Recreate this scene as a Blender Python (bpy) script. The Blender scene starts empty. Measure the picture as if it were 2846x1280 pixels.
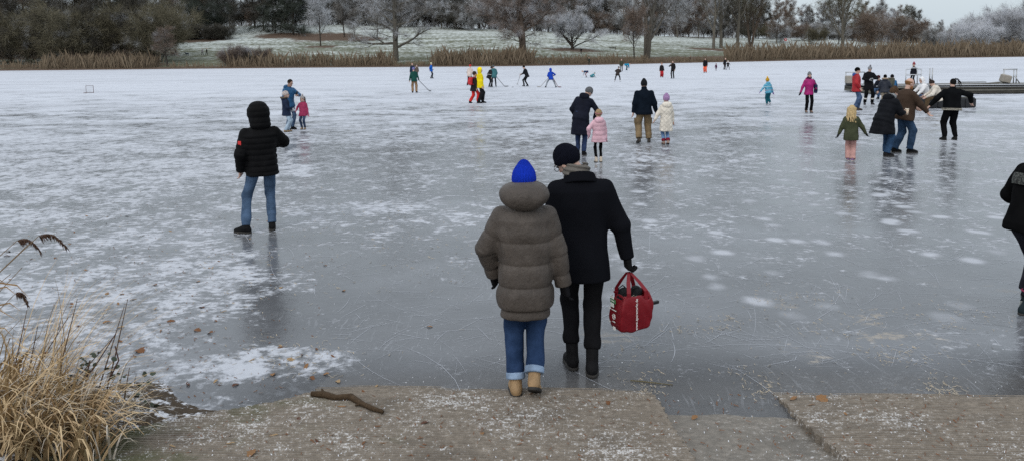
import bpy, math, random
import numpy as np
from mathutils import Matrix, Vector
random.seed(7); np.random.seed(7)
R = math.radians
SC = bpy.context.scene
COL = SC.collection

# ------------------------------------------------------------------ camera
FPX, CXP, CYP, CAMH = 2150.0, 1423.0, 357.0, 2.45      # focal length and principal point in photo pixels
PITCH, ROLL = R(5.5), R(0.6)
_F = Vector((0, math.cos(PITCH), -math.sin(PITCH)))
_R0, _U0 = Vector((1, 0, 0)), Vector((0, math.sin(PITCH), math.cos(PITCH)))
CR = _R0*math.cos(ROLL) - _U0*math.sin(ROLL)
CU = _U0*math.cos(ROLL) + _R0*math.sin(ROLL)
CP = Vector((0, 0, CAMH))
cam = bpy.data.cameras.new('camera'); camo = bpy.data.objects.new('camera', cam); COL.objects.link(camo)
camo.matrix_world = Matrix(((CR.x, CU.x, -_F.x, CP.x), (CR.y, CU.y, -_F.y, CP.y), (CR.z, CU.z, -_F.z, CP.z), (0, 0, 0, 1)))
cam.sensor_width = 36; cam.lens = 36*FPX/2846; cam.shift_y = (CYP-640)/2846
cam.clip_start = 0.05; cam.clip_end = 3000
SC.camera = camo

# ------------------------------------------------------------------ sky, sun, exposure
w = bpy.data.worlds.new('World'); SC.world = w; w.use_nodes = True
nt = w.node_tree; nt.nodes.clear()
sky = nt.nodes.new('ShaderNodeTexSky'); sky.sky_type = 'NISHITA'; sky.sun_disc = False
SUN_EL, SUN_AZ = R(38), R(205)
sky.sun_elevation = SUN_EL; sky.sun_rotation = SUN_AZ; sky.dust_density = 4; sky.air_density = 1.2
mx = nt.nodes.new('ShaderNodeMix'); mx.data_type = 'RGBA'; mx.inputs[0].default_value = 0.86
# the even overcast layer: as on any overcast day the zenith is brighter than the horizon
tc = nt.nodes.new('ShaderNodeTexCoord'); sx_ = nt.nodes.new('ShaderNodeSeparateXYZ'); nt.links.new(tc.outputs['Generated'], sx_.inputs[0])
oc = nt.nodes.new('ShaderNodeMix'); oc.data_type = 'RGBA'; oc.clamp_factor = True; nt.links.new(sx_.outputs[2], oc.inputs[0])
oc.inputs[6].default_value = (3.9, 4.5, 4.95, 1); oc.inputs[7].default_value = (7.6, 8.0, 8.5, 1); nt.links.new(oc.outputs[2], mx.inputs[7])
bg = nt.nodes.new('ShaderNodeBackground'); bg.inputs[1].default_value = 0.15
wo = nt.nodes.new('ShaderNodeOutputWorld')
nt.links.new(sky.outputs[0], mx.inputs[6]); nt.links.new(mx.outputs[2], bg.inputs[0]); nt.links.new(bg.outputs[0], wo.inputs[0])
sl = bpy.data.lights.new('sun', 'SUN'); sl.energy = 0.7; sl.angle = R(35); sl.color = (1, .97, .93)
so = bpy.data.objects.new('sun', sl); COL.objects.link(so)
sd = Vector((math.sin(SUN_AZ)*math.cos(SUN_EL), math.cos(SUN_AZ)*math.cos(SUN_EL), math.sin(SUN_EL)))
so.rotation_euler = sd.to_track_quat('Z', 'Y').to_euler(); so.location = (0, -20, 40)
SC.view_settings.view_transform = 'Standard'; SC.view_settings.look = 'None'
SC.view_settings.exposure = 0.12; SC.view_settings.gamma = 1; SC.view_settings.use_curve_mapping = False
SC.cycles.max_bounces = 4; SC.cycles.diffuse_bounces = 2; SC.cycles.glossy_bounces = 2
SC.cycles.transmission_bounces = 3; SC.cycles.transparent_max_bounces = 4; SC.cycles.volume_bounces = 0
SC.cycles.use_denoising = False

# ------------------------------------------------------------------ helpers
def ray(px, py):
    return _F + CR*((px-CXP)/FPX) - CU*((py-CYP)/FPX)
def ground(px, py, z=0.0):
    d = ray(px, py); t = (z-CAMH)/d.z
    return CP + d*t
def project(p):
    d = Vector(p)-CP; k = d.dot(_F)
    return CXP + FPX*d.dot(CR)/k, CYP - FPX*d.dot(CU)/k
def horizon(px):
    return CYP - FPX*math.tan(PITCH) - (px-CXP)*math.tan(ROLL)
def link(o, parent=None):
    COL.objects.link(o)
    if parent is not None: o.parent = parent
    return o
def tag(o, label=None, cat=None, group=None, kind=None):
    if label: o['label'] = label
    if cat: o['category'] = cat
    if group: o['group'] = group
    if kind: o['kind'] = kind
    return o
def empty(name, loc=(0, 0, 0), rz=0.0):
    o = bpy.data.objects.new(name, None); o.empty_display_size = .1
    o.location = loc; o.rotation_euler = (0, 0, rz); COL.objects.link(o); return o
def mesh(name, V, Fc, mat=None, parent=None, smooth=False, mats=None, midx=None):
    me = bpy.data.meshes.new(name)
    V = np.asarray(V, dtype=np.float32).reshape(-1, 3)
    if isinstance(Fc, np.ndarray) and Fc.ndim == 2:
        n, k = Fc.shape
        me.vertices.add(len(V)); me.vertices.foreach_set('co', V.ravel())
        me.loops.add(n*k); me.loops.foreach_set('vertex_index', Fc.astype(np.int32).ravel())
        me.polygons.add(n); me.polygons.foreach_set('loop_start', np.arange(0, n*k, k, dtype=np.int32))
        me.polygons.foreach_set('loop_total', np.full(n, k, dtype=np.int32))
        me.update(calc_edges=True)
    else:
        me.from_pydata([tuple(v) for v in V.tolist()], [], [tuple(f) for f in Fc])
    if mats:
        for m in mats: me.materials.append(m)
    elif mat: me.materials.append(mat)
    if midx is not None: me.polygons.foreach_set('material_index', np.asarray(midx, dtype=np.int32))
    me.polygons.foreach_set('use_smooth', np.full(len(me.polygons), bool(smooth)))
    me.update()
    o = bpy.data.objects.new(name, me)
    return link(o, parent)

class MB:
    """collects boxes, tubes and strips and builds ONE mesh"""
    def __init__(s): s.V = []; s.F = []
    def add(s, V, F):
        b = len(s.V); s.V += [tuple(v) for v in V]; s.F += [tuple(i+b for i in f) for f in F]; return s
    def box(s, c, size, rz=0.0, bev=0.0, M=None):
        hx, hy, hz = size[0]/2, size[1]/2, size[2]/2
        if bev <= 0:
            P = [(x, y, z) for z in (-hz, hz) for y in (-hy, hy) for x in (-hx, hx)]
            F = [(0, 2, 3, 1), (4, 5, 7, 6), (0, 1, 5, 4), (2, 6, 7, 3), (0, 4, 6, 2), (1, 3, 7, 5)]
        else:
            P = []; F = []
            b = min(bev, hx*.9, hy*.9, hz*.9)
            rings = [(-hz, b), (-hz+b, 0), (hz-b, 0), (hz, b)]
            for z, i in rings:
                x, y = hx-i, hy-i; c_ = b*.6
                P += [(-x+c_, -y, z), (x-c_, -y, z), (x, -y+c_, z), (x, y-c_, z), (x-c_, y, z), (-x+c_, y, z), (-x, y-c_, z), (-x, -y+c_, z)]
            for r in range(3):
                for k in range(8): F.append((r*8+k, r*8+(k+1) % 8, r*8+8+(k+1) % 8, r*8+8+k))
            F.append(tuple(range(7, -1, -1))); F.append(tuple(range(24, 32)))
        if M is None: M = Matrix.Rotation(rz, 3, 'Z')
        c = Vector(c)
        return s.add([c + M @ Vector(p) for p in P], F)
    def tube(s, pts, rad, n=6, cap=True):
        pts = [Vector(p) for p in pts]
        if not hasattr(rad, '__len__'): rad = [rad]*len(pts)
        V = []; F = []
        up = Vector((0.13, 0.31, 0.94))
        for i, p in enumerate(pts):
            d = (pts[min(i+1, len(pts)-1)] - pts[max(i-1, 0)])
            if d.length < 1e-9: d = Vector((0, 0, 1))
            d.normalize()
            a = d.cross(up)
            if a.length < .05: a = d.cross(Vector((1, 0, 0)))
            a.normalize(); b = d.cross(a)
            for k in range(n):
                an = 2*math.pi*k/n
                V.append(p + (a*math.cos(an)+b*math.sin(an))*rad[i])
        for i in range(len(pts)-1):
            for k in range(n):
                F.append((i*n+k, i*n+(k+1) % n, (i+1)*n+(k+1) % n, (i+1)*n+k))
        if cap:
            F.append(tuple(range(n-1, -1, -1))); F.append(tuple((len(pts)-1)*n+k for k in range(n)))
        return s.add(V, F)
    def build(s, name, mat, parent=None, smooth=False):
        return mesh(name, s.V, s.F, mat, parent, smooth)

# ------------------------------------------------------------------ node helper
class NT:
    def __init__(s, name):
        s.m = bpy.data.materials.new(name); s.m.use_nodes = True; s.t = s.m.node_tree; s.t.nodes.clear()
        s.out = s.t.nodes.new('ShaderNodeOutputMaterial')
    def node(s, typ, **kw):
        n = s.t.nodes.new(typ)
        for k, v in kw.items(): setattr(n, k, v)
        return n
    def put(s, sock, v):
        if hasattr(v, 'is_output') or isinstance(v, bpy.types.NodeSocket): s.t.links.new(v, sock)
        elif isinstance(v, (tuple, list)):
            sock.default_value = tuple(v)+((1,) if len(sock.default_value) == 4 and len(v) == 3 else ())
        else: sock.default_value = v
    def math(s, op, a, b=0.0, c=None, clamp=False):
        n = s.node('ShaderNodeMath', operation=op, use_clamp=clamp); s.put(n.inputs[0], a); s.put(n.inputs[1], b)
        if c is not None: s.put(n.inputs[2], c)
        return n.outputs[0]
    def pos(s, obj=False):
        if obj: return s.node('ShaderNodeTexCoord').outputs['Object']
        return s.node('ShaderNodeNewGeometry').outputs['Position']
    def sep(s, v):
        n = s.node('ShaderNodeSeparateXYZ'); s.put(n.inputs[0], v); return n.outputs
    def scale(s, v, sc, off=(0, 0, 0), rot=(0, 0, 0)):
        n = s.node('ShaderNodeMapping'); s.put(n.inputs[0], v); n.inputs['Scale'].default_value = sc
        n.inputs['Location'].default_value = off; n.inputs['Rotation'].default_value = rot; return n.outputs[0]
    def noise(s, v, scale, detail=3, rough=.5, dist=0.0, col=False):
        n = s.node('ShaderNodeTexNoise'); s.put(n.inputs['Vector'], v); n.inputs['Scale'].default_value = scale
        n.inputs['Detail'].default_value = detail; n.inputs['Roughness'].default_value = rough; n.inputs['Distortion'].default_value = dist
        return n.outputs[1 if col else 0]
    def voro(s, v, scale, feature='F1', rnd=1.0, smooth=None, out=0):
        n = s.node('ShaderNodeTexVoronoi', feature=feature); s.put(n.inputs['Vector'], v); n.inputs['Scale'].default_value = scale
        n.inputs['Randomness'].default_value = rnd
        return n.outputs[out]
    def wave(s, v, scale, dist=0.0, detail=2, axis='Z'):
        n = s.node('ShaderNodeTexWave', bands_direction=axis); s.put(n.inputs['Vector'], v); n.inputs['Scale'].default_value = scale
        n.inputs['Distortion'].default_value = dist; n.inputs['Detail'].default_value = detail; return n.outputs[1]
    def ss(s, v, a, b, lo=0.0, hi=1.0):
        n = s.node('ShaderNodeMapRange', interpolation_type='SMOOTHSTEP'); s.put(n.inputs[0], v)
        s.put(n.inputs[1], a); s.put(n.inputs[2], b); s.put(n.inputs[3], lo); s.put(n.inputs[4], hi); return n.outputs[0]
    def mix(s, f, a, b):
        n = s.node('ShaderNodeMix', data_type='RGBA'); s.put(n.inputs[0], f); s.put(n.inputs[6], a); s.put(n.inputs[7], b); return n.outputs[2]
    def mixf(s, f, a, b):
        n = s.node('ShaderNodeMix'); s.put(n.inputs[0], f); s.put(n.inputs[2], a); s.put(n.inputs[3], b); return n.outputs[0]
    def bump(s, h, strength=.5, dist=.01, normal=None):
        n = s.node('ShaderNodeBump'); s.put(n.inputs['Height'], h); n.inputs['Strength'].default_value = strength; n.inputs['Distance'].default_value = dist
        if normal is not None: s.put(n.inputs['Normal'], normal)
        return n.outputs[0]
    def bsdf(s, col, rough=.8, bump=None, spec=.5, metal=0.0, ior=None, sheen=0.0):
        n = s.node('ShaderNodeBsdfPrincipled'); s.put(n.inputs['Base Color'], col); s.put(n.inputs['Roughness'], rough)
        s.put(n.inputs['Specular IOR Level'], spec); s.put(n.inputs['Metallic'], metal)
        if ior: n.inputs['IOR'].default_value = ior
        if sheen: n.inputs['Sheen Weight'].default_value = sheen
        if bump is not None: s.put(n.inputs['Normal'], bump)
        return n.outputs[0]
    def done(s, sh): s.t.links.new(sh, s.out.inputs[0]); return s.m

MC = {}
def plain(name, col, rough=.7, metal=0.0, spec=.4, var=.15, vs=8.0, bump=.15, bd=.004):
    """a paint / wood / metal with uneven colour and fine relief"""
    if name in MC: return MC[name]
    n = NT(name); p = n.pos(obj=True); a = n.noise(p, vs, 5, .6)
    c = n.mix(a, [x*(1-var) for x in col], [min(1, x*(1+var)) for x in col])
    MC[name] = n.done(n.bsdf(c, rough, n.bump(n.noise(p, vs*6, 4, .6), bump, bd), spec, metal)); return MC[name]
def fabric(col, kind='cloth'):
    key = (tuple(round(c, 4) for c in col), kind)
    if key in MC: return MC[key]
    n = NT(kind+'_fabric'); p = n.pos(obj=True)
    big = n.noise(p, 5, 4, .6); fine = n.noise(p, 260, 2, .6)
    dk = [c*.72 for c in col]; lt = [min(1, c*1.25) for c in col]
    rough, spec, sheen, b = .95, .10, .0, .3
    if kind == 'denim':
        lt = [min(1, c*1.5+.012) for c in col]; dk = [c*.6 for c in col]
        f = n.math('ADD', n.math('MULTIPLY', n.ss(big, .3, .7), .8), n.math('MULTIPLY', fine, .2))
        bm = n.bump(n.noise(n.scale(p, (1, 1, 2.2)), 13, 4, .6), .65, .012)
    elif kind == 'shell':
        rough, spec = .5, .22
        f = n.ss(big, .25, .75)
        bm = n.bump(n.math('ADD', n.noise(n.scale(p, (1, 1, .45)), 22, 5, .65), n.math('MULTIPLY', n.noise(p, 7, 3, .6), .8)), .9, .016)
    elif kind == 'wool':
        f = n.math('ADD', n.math('MULTIPLY', big, .4), n.math('MULTIPLY', fine, .6))
        bm = n.bump(n.math('ADD', fine, n.noise(p, 9, 3)), .5, .006); sheen = .0
    elif kind == 'knit':
        an = n.sep(p); ang = n.math('ARCTAN2', an[1], an[0])
        rib = n.math('SINE', n.math('MULTIPLY', ang, 52))
        f = n.math('ADD', n.math('MULTIPLY', rib, .55), .4)
        bm = n.bump(n.math('ADD', rib, n.noise(p, 60, 3)), .8, .006)
    else:
        f = n.ss(big, .25, .75); bm = n.bump(n.noise(p, 18, 4, .6), .6, .01)
    if max(col) < .03: spec *= .35; rough = max(rough, .7)      # matt black cloth
    MC[key] = n.done(n.bsdf(n.mix(f, dk, lt), rough, bm, spec, 0, None, sheen)); return MC[key]
# ================================================================== the setting
# ------------------------------------------------------------------ ice
def ice_material():
    n = NT('frozen_lake_ice'); P = n.pos(); x, y, z = n.sep(P)
    flat = n.scale(P, (1, 1, 0))
    warp = n.noise(flat, .9, 3, .5, col=True)
    wv = n.node('ShaderNodeVectorMath', operation='MULTIPLY_ADD'); n.put(wv.inputs[0], warp); wv.inputs[1].default_value = (.35, .35, 0); n.put(wv.inputs[2], flat)
    v = wv.outputs[0]
    fine = n.noise(n.scale(v, (.7, 1, 1)), 11.0, 8, .70)
    fine2 = n.noise(n.scale(v, (1, .8, 1), (31, 7, 0), (0, 0, .6)), 3.0, 9, .70)
    wide = n.noise(n.scale(flat, (.8, 1, 1), (4, 11, 0)), .55, 10, .74)
    mid = n.noise(flat, .8, 5, .6); big = n.noise(n.scale(flat, (.6, 1, 1)), .16, 4, .55)
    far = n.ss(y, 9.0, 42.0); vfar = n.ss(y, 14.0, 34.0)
    left = n.ss(n.math('ADD', n.math('SUBTRACT', n.math('MULTIPLY', x, -1.0), n.math('MULTIPLY', y, .20)), n.math('MULTIPLY', n.math('SUBTRACT', mid, .5), 4.0)), -1.2, 2.0)
    cov = n.math('MAXIMUM', n.mixf(n.ss(y, 12.0, 70.0), n.mixf(n.ss(y, 6.5, 12.0), .26, .455), .74), n.math('MULTIPLY', left, .545))
    cov = n.math('ADD', cov, n.math('MULTIPLY', n.math('SUBTRACT', mid, .5), n.mixf(vfar, .45, .15)))
    cov = n.math('ADD', cov, n.math('MULTIPLY', n.math('SUBTRACT', big, .5), n.mixf(far, .55, .35)))
    for (px_, py_), rx_, ry_, am in (((800, 1000), .62, .40, .34), ((1050, 575), 1.6, .5, .10), ((560, 1040), .5, .3, .14), ((2600, 690), 1.3, .6, .08), ((2700, 950), .9, .6, .10)):   # swept heaps and lines of snow
        c_ = ground(px_, py_); dd = n.math('SQRT', n.math('ADD', n.math('POWER', n.math('DIVIDE', n.math('SUBTRACT', x, c_.x), rx_), 2.0), n.math('POWER', n.math('DIVIDE', n.math('SUBTRACT', y, c_.y), ry_), 2.0)))
        cov = n.math('ADD', cov, n.math('MULTIPLY', n.ss(n.math('ADD', dd, n.math('MULTIPLY', n.math('SUBTRACT', mid, .5), 2.6)), 1.3, .2), am))
    thr = n.math('SUBTRACT', .74, n.math('MULTIPLY', cov, .48))
    grain = n.mixf(vfar, n.mixf(.45, fine, fine2), n.mixf(.35, wide, fine2))
    snow = n.ss(n.math('SUBTRACT', grain, thr), n.mixf(vfar, -.04, -.09), n.mixf(vfar, .085, .11))
    speck = n.math('MULTIPLY', n.ss(n.noise(n.scale(v, (.6, 1.3, 1), (2, 9, 0), (0, 0, .35)), 34, 3, .6), .60, .70), n.ss(fine2, .42, .6))
    speck = n.math('MULTIPLY', speck, n.math('SUBTRACT', .62, n.math('MULTIPLY', vfar, .4)))
    snow = n.math('MAXIMUM', snow, speck)
    for sc_, rot, off in (((36, 2.2, 1), .5, 3), ((34, 2.6, 1), -.35, 8), ((30, 1.8, 1), 1.25, 15)):     # blades have scraped fine lines
        ln = n.ss(n.noise(n.scale(v, sc_, (off, off, 0), (0, 0, rot)), 1.0, 2, .5), .655, .70)
        ln = n.math('MULTIPLY', ln, n.math('MULTIPLY', n.ss(mid, .42, .62), .26))
        snow = n.math('MAXIMUM', snow, ln)
    # soft round frost spots frozen into the clear ice
    vo = n.voro(n.scale(v, (.85, .75, 1), (3.1, .4, 0)), 2.1)
    spot = n.ss(n.math('ADD', vo, n.math('MULTIPLY', n.math('SUBTRACT', fine2, .5), .28)), .34, .10)
    pick = n.ss(n.noise(n.scale(flat, (1, 1, 1), (9, 4, 0)), .8, 2), .22, .44)
    sreg = n.math('MULTIPLY', n.ss(x, .5, 1.6), n.math('MULTIPLY', n.ss(y, 6.4, 7.6), n.ss(y, 18, 13)))
    spot = n.math('MULTIPLY', n.math('MULTIPLY', spot, pick), n.math('MULTIPLY', sreg, .85))
    snow = n.math('MAXIMUM', snow, spot)
    # swept band of snow on the left of the middle, straw and dirt trodden in by the ramp
    straw = n.ss(n.math('ADD', n.noise(n.scale(v, (1, 1.2, 1), (17, 3, 0)), 1.15, 3, .5), n.math('MULTIPLY', n.math('SUBTRACT', fine, .5), .55)), .63, .72)
    streg = n.math('MULTIPLY', n.ss(y, 8.4, 6.6), n.ss(x, -.2, 1.4))
    straw = n.math('MULTIPLY', n.math('MULTIPLY', straw, streg), n.ss(fine, .42, .56))
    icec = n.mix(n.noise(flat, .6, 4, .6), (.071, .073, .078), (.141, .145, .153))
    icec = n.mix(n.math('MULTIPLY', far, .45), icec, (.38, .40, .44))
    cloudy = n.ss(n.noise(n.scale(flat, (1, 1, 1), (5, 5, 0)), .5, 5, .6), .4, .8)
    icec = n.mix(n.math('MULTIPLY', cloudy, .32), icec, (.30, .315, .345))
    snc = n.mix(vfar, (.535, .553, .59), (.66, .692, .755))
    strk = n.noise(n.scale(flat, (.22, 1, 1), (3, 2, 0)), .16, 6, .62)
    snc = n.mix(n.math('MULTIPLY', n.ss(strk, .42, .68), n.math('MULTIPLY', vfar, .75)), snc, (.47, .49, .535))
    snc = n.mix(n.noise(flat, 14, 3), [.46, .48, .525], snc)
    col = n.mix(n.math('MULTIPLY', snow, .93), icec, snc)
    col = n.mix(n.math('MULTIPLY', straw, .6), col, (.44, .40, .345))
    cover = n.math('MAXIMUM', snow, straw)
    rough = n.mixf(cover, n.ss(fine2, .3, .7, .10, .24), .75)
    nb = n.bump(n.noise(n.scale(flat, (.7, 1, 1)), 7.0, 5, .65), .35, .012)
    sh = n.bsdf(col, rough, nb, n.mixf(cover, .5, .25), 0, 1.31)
    # thin clear ice above the drowned end of the ramp
    clear = n.math('MULTIPLY', n.ss(y, 6.35, 5.5), n.math('MULTIPLY', n.ss(x, -2.3, -1.5), .42))
    clear = n.math('MULTIPLY', clear, n.math('SUBTRACT', 1.0, n.math('MULTIPLY', cover, .8)))
    tr = n.node('ShaderNodeBsdfTransparent'); n.put(tr.inputs[0], (.93, .95, .97))
    ms = n.node('ShaderNodeMixShader'); n.put(ms.inputs[0], clear); n.put(ms.inputs[1], sh); n.put(ms.inputs[2], tr.outputs[0])
    return n.done(ms.outputs[0])
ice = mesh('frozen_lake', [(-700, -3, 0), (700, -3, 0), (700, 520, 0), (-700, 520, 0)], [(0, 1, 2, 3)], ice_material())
tag(ice, 'grey frozen lake surface with scuffed snow', None, None, 'structure')
bed = mesh('lake_bed', [(-720, -4, -1.4), (720, -4, -1.4), (720, 540, -1.4), (-720, 540, -1.4)], [(0, 1, 2, 3)],
           plain('mud', (.05, .055, .055), .9))
tag(bed, 'dark mud under the ice of the lake', None, None, 'structure')

# ------------------------------------------------------------------ far bank and meadow
SH = [(ground(a, b).x, ground(a, b).y) for a, b in
      ((0, 197), (220, 195), (450, 192.5), (880, 188.5), (1150, 186.5), (1423, 184.5), (1650, 181), (1900, 175.5), (2100, 171.5), (2300, 167), (2600, 162), (2846, 158.5))]
SHX = np.array([-900.] + [p[0] for p in SH] + [900.]); SHY = np.array([SH[0][1]+40] + [p[1] for p in SH] + [SH[-1][1]+150])
def shore(x): return np.interp(x, SHX, SHY)
_rp = np.array([-900, 0, 450, 620, 800, 1300, 1500, 1800, 2100, 2300, 2500, 2846, 3600.])
_ry = np.array([100, 95, 84, 74, 70, 78, 86, 100, 107, 112, 121, 124, 124.])
TB = 135.0
def terrain(x, y):
    x = np.asarray(x, float); y = np.asarray(y, float)
    s = shore(x); t = y-s
    D = s+TB; px = CXP + FPX*x/np.maximum(y, 30)
    hz = CYP - FPX*math.tan(PITCH) - (px-CXP)*math.tan(ROLL)
    rz = CAMH + (hz - np.interp(px, _rp, _ry))/FPX*D
    u = np.clip(t/TB, 0, 1.0)
    prof = (.30*u + .70*u**1.55)
    z = .15 + .55*np.clip(t/5, 0, 1) + (rz-.7)*prof
    z = z + np.clip((t-TB)/160, 0, 1.2)*2.0
    z = z + .35*np.sin(x*.045+1)*np.sin(y*.06)*np.clip(t/40, 0, 1)
    return np.where(t < 0, .15 + t*.28, z)
def bank(px, t):
    """the point on the far bank seen at pixel column px, t metres behind the shoreline"""
    y = 180.0
    for _ in range(20):
        x = (px-CXP)/FPX*y; y = float(shore(x))+t
    x = (px-CXP)/FPX*y
    return Vector((x, y, float(terrain(x, y))))
def hit(px, py):
    """where the line of sight through a pixel meets the far bank"""
    d = ray(px, py); k = 120.0
    while k < 900:
        q = CP+d*k
        if float(terrain(q.x, q.y)) >= q.z and q.y > float(shore(q.x))-1: return Vector((q.x, q.y, float(terrain(q.x, q.y))))
        k += 1.0
    return bank(px, TB)
LITTER = [(905, 104, 32, 11), (895, 131, 13, 4), (1000, 110, 22, 6), (1595, 140, 22, 5), (560, 113, 24, 6), (2000, 140, 30, 6), (250, 150, 45, 10), (1850, 166, 60, 9), (1560, 165, 40, 6), (790, 100, 26, 8)]
def build_meadow():
    xs = np.concatenate([np.linspace(-520, -190, 34), np.arange(-187, 260, 2.4), np.linspace(265, 620, 36)])
    ts = np.concatenate([np.array([-6, -3, -1.5, -.5, 0, .6, 1.4, 2.4, 4]), np.arange(6, 150, 2.4), np.linspace(155, 420, 26)])
    X, T = np.meshgrid(xs, ts); Y = shore(X)+T; Z = terrain(X, Y)
    rs = np.random.RandomState(3)
    Z = Z + rs.normal(0, .05, Z.shape)*np.clip(T/6, 0, 1)
    nx, ny = len(xs), len(ts)
    idx = np.arange(nx*ny).reshape(ny, nx)
    Fq = np.stack([idx[:-1, :-1], idx[:-1, 1:], idx[1:, 1:], idx[1:, :-1]], -1).reshape(-1, 4)
    n = NT('frosted_meadow'); P = n.pos(); 
    at = n.node('ShaderNodeAttribute', attribute_name='litter').outputs[2]
    a2 = n.node('ShaderNodeAttribute', attribute_name='frost').outputs[2]
    nz = n.noise(n.scale(P, (1, .45, 1)), .9, 6, .68); nb = n.noise(n.scale(P, (.35, 1, 1)), .11, 4, .6)
    fr = n.ss(n.math('ADD', n.math('ADD', n.math('MULTIPLY', n.math('SUBTRACT', nz, .5), 1.15), n.math('MULTIPLY', n.math('SUBTRACT', nb, .5), .8)), a2), .30, .78)
    g = n.mix(n.noise(P, .4, 4), (.085, .098, .062), (.15, .15, .105))
    c = n.mix(fr, g, (.53, .57, .555))
    lf = n.ss(n.math('ADD', at, n.math('MULTIPLY', n.math('SUBTRACT', n.noise(P, .35, 5, .65), .5), .9)), .35, .7)
    c = n.mix(lf, c, n.mix(n.noise(P, 1.2, 4), (.075, .052, .038), (.145, .105, .08)))
    m = n.done(n.bsdf(c, .95, n.bump(nz, .5, .25), .1))
    o = mesh('meadow_hill', np.stack([X, Y, Z], -1).reshape(-1, 3), Fq, m, None, True)
    lit = np.zeros_like(X)
    for px, py, rx, ry in LITTER:
        c0 = hit(px, py); ry_ = ry*1.6
        lit = np.maximum(lit, 1.25-np.sqrt(((X-c0.x)/(rx*.5))**2+((Y-c0.y)/ry_)**2))
    pxv = CXP + FPX*X/Y
    lit = np.maximum(lit, np.clip((600-pxv)/160, 0, .9)*np.where((T > 3) & (T < 12) | (T > 34), 1, .1)*np.where(pxv < 430, 1.0, .6))
    lit = np.maximum(lit, np.clip(1-T/5., 0, 1)*.9)
    lit = np.maximum(lit, np.clip((pxv-1480)/200, 0, 1)*np.clip(1.25-T/26, 0, .95)*np.clip((2200-pxv)/150, 0, 1))
    lit = np.maximum(lit, np.clip((T-TB-4)/10, 0, 1)*.85)
    fro = .335+.26*np.clip(T/110, 0, 1) + .10*np.clip((800-pxv)/300, 0, 1)*np.clip((T-50)/30, 0, 1)
    for nm, arr in (('litter', np.clip(lit, 0, 1)), ('frost', fro)):
        A = o.data.attributes.new(nm, 'FLOAT', 'POINT'); A.data.foreach_set('value', arr.astype(np.float32).ravel())
    tag(o, 'frosted meadow hill on the far shore', None, None, 'structure')
build_meadow()

# ------------------------------------------------------------------ boat ramp
SLOPE, YW, RYAW = .14, 5.42, R(-3.0)      # rise per metre, where the slab meets the ice, yaw of the ramp
def ramp_pt(x, v, dz=0.0):
    """v = metres up the ramp from the waterline (negative: under the ice)"""
    yy = YW - v
    return Vector((x, yy + math.tan(RYAW)*x, v*SLOPE + dz))
def concrete_material(name, c0, c1, frost, wet):
    n = NT(name); P = n.pos(); x, y, z = n.sep(P)
    st = n.scale(P, (.9, 1.1, 1)); a = n.noise(st, 20, 6, .72); b = n.noise(P, 2.2, 5, .6); c = n.noise(P, 75, 4, .7)
    col = n.mix(b, c0, c1); col = n.mix(n.ss(a, .35, .7), [k*.78 for k in c0], col); col = n.mix(n.ss(n.noise(P, 1.6, 4, .6), .52, .68, 0, .55), col, [k*.5 for k in c0])
    col = n.mix(n.ss(n.math('ADD', b, n.math('MULTIPLY', x, -.16)), .72, .95), col, (.085, .085, .045))
    fr = n.ss(n.math('ADD', n.math('ADD', n.math('MULTIPLY', a, .45), n.math('MULTIPLY', c, .62)), n.math('MULTIPLY', n.math('SUBTRACT', n.noise(P, 1.3, 4, .6), .5), .42)), frost, frost+.09)
    col = n.mix(n.math('MULTIPLY', fr, .85), col, (.62, .62, .62))
    col = n.mix(n.ss(n.noise(P, 150, 2), .62, .74, 0, .6), col, (.03, .025, .02))
    rough = n.mixf(fr, wet, .85)
    return n.done(n.bsdf(col, rough, n.bump(n.math('ADD', a, n.math('MULTIPLY', c, .7)), .7, .006), .35))
CONC = concrete_material('ribbed_concrete', (.195, .165, .132), (.295, .255, .21), .585, .75)
CONC2 = concrete_material('smooth_concrete', (.18, .158, .13), (.27, .235, .195), .60, .55)
def slab(name, label, xl, xr, dz, rib, v0=-1.9, v1=2.6, thick=.16, mat=None):
    vs = []; pitch = .034; v = v0
    rs = random.Random(hash(name) % 999 if False else len(label))
    if rib:
        while v < v1:
            k = rs.uniform(.75, 1.1)
            vs += [(v, 0), (v+.008, .012*k), (v+.019, .012*k), (v+.027, 0)]; v += pitch
    else: vs = [(v0+i*(v1-v0)/60, 0) for i in range(61)]
    V = []; F = []; ncol = 13
    for v, h in vs:
        a, b = xl(v), xr(v)
        for k in range(ncol):
            x = a+(b-a)*k/(ncol-1); V.append(ramp_pt(x, v, dz+h+.0035*math.sin(x*5.1+v*3)+.002*math.sin(x*17+v*9)))
    for i in range(len(vs)-1):
        for k in range(ncol-1): F.append((i*ncol+k, i*ncol+k+1, (i+1)*ncol+k+1, (i+1)*ncol+k))
    b0 = len(V)
    for v, h in vs:                                        # skirts down both sides
        V.append(ramp_pt(xl(v), v, dz-thick)); V.append(ramp_pt(xr(v), v, dz-thick))
    for i in range(len(vs)-1):
        F.append((i*ncol, (i+1)*ncol, b0+2*i+2, b0+2*i)); F.append((i*ncol+ncol-1, b0+2*i+1, b0+2*i+3, (i+1)*ncol+ncol-1))
    o = mesh(name, V, F, mat or CONC); return tag(o, label, 'ramp slab', None, 'structure')
def left_edge(v):
    pts = [(-1.9, -1.35), (0.0, -1.46), (.25, -1.66), (.55, -2.02), (.75, -2.3), (1.1, -2.7), (2.6, -3.4)]
    return float(np.interp(v, [p[0] for p in pts], [p[1] for p in pts])) + .02*math.sin(v*9)+.012*math.sin(v*47)+.008*math.sin(v*110)
slab('ramp_slab', 'ribbed concrete boat ramp slab on the left', left_edge, lambda v: 1.0+.006*math.sin(v*7)+.007*math.sin(v*43)+.005*math.sin(v*101), 0, True)
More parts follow.
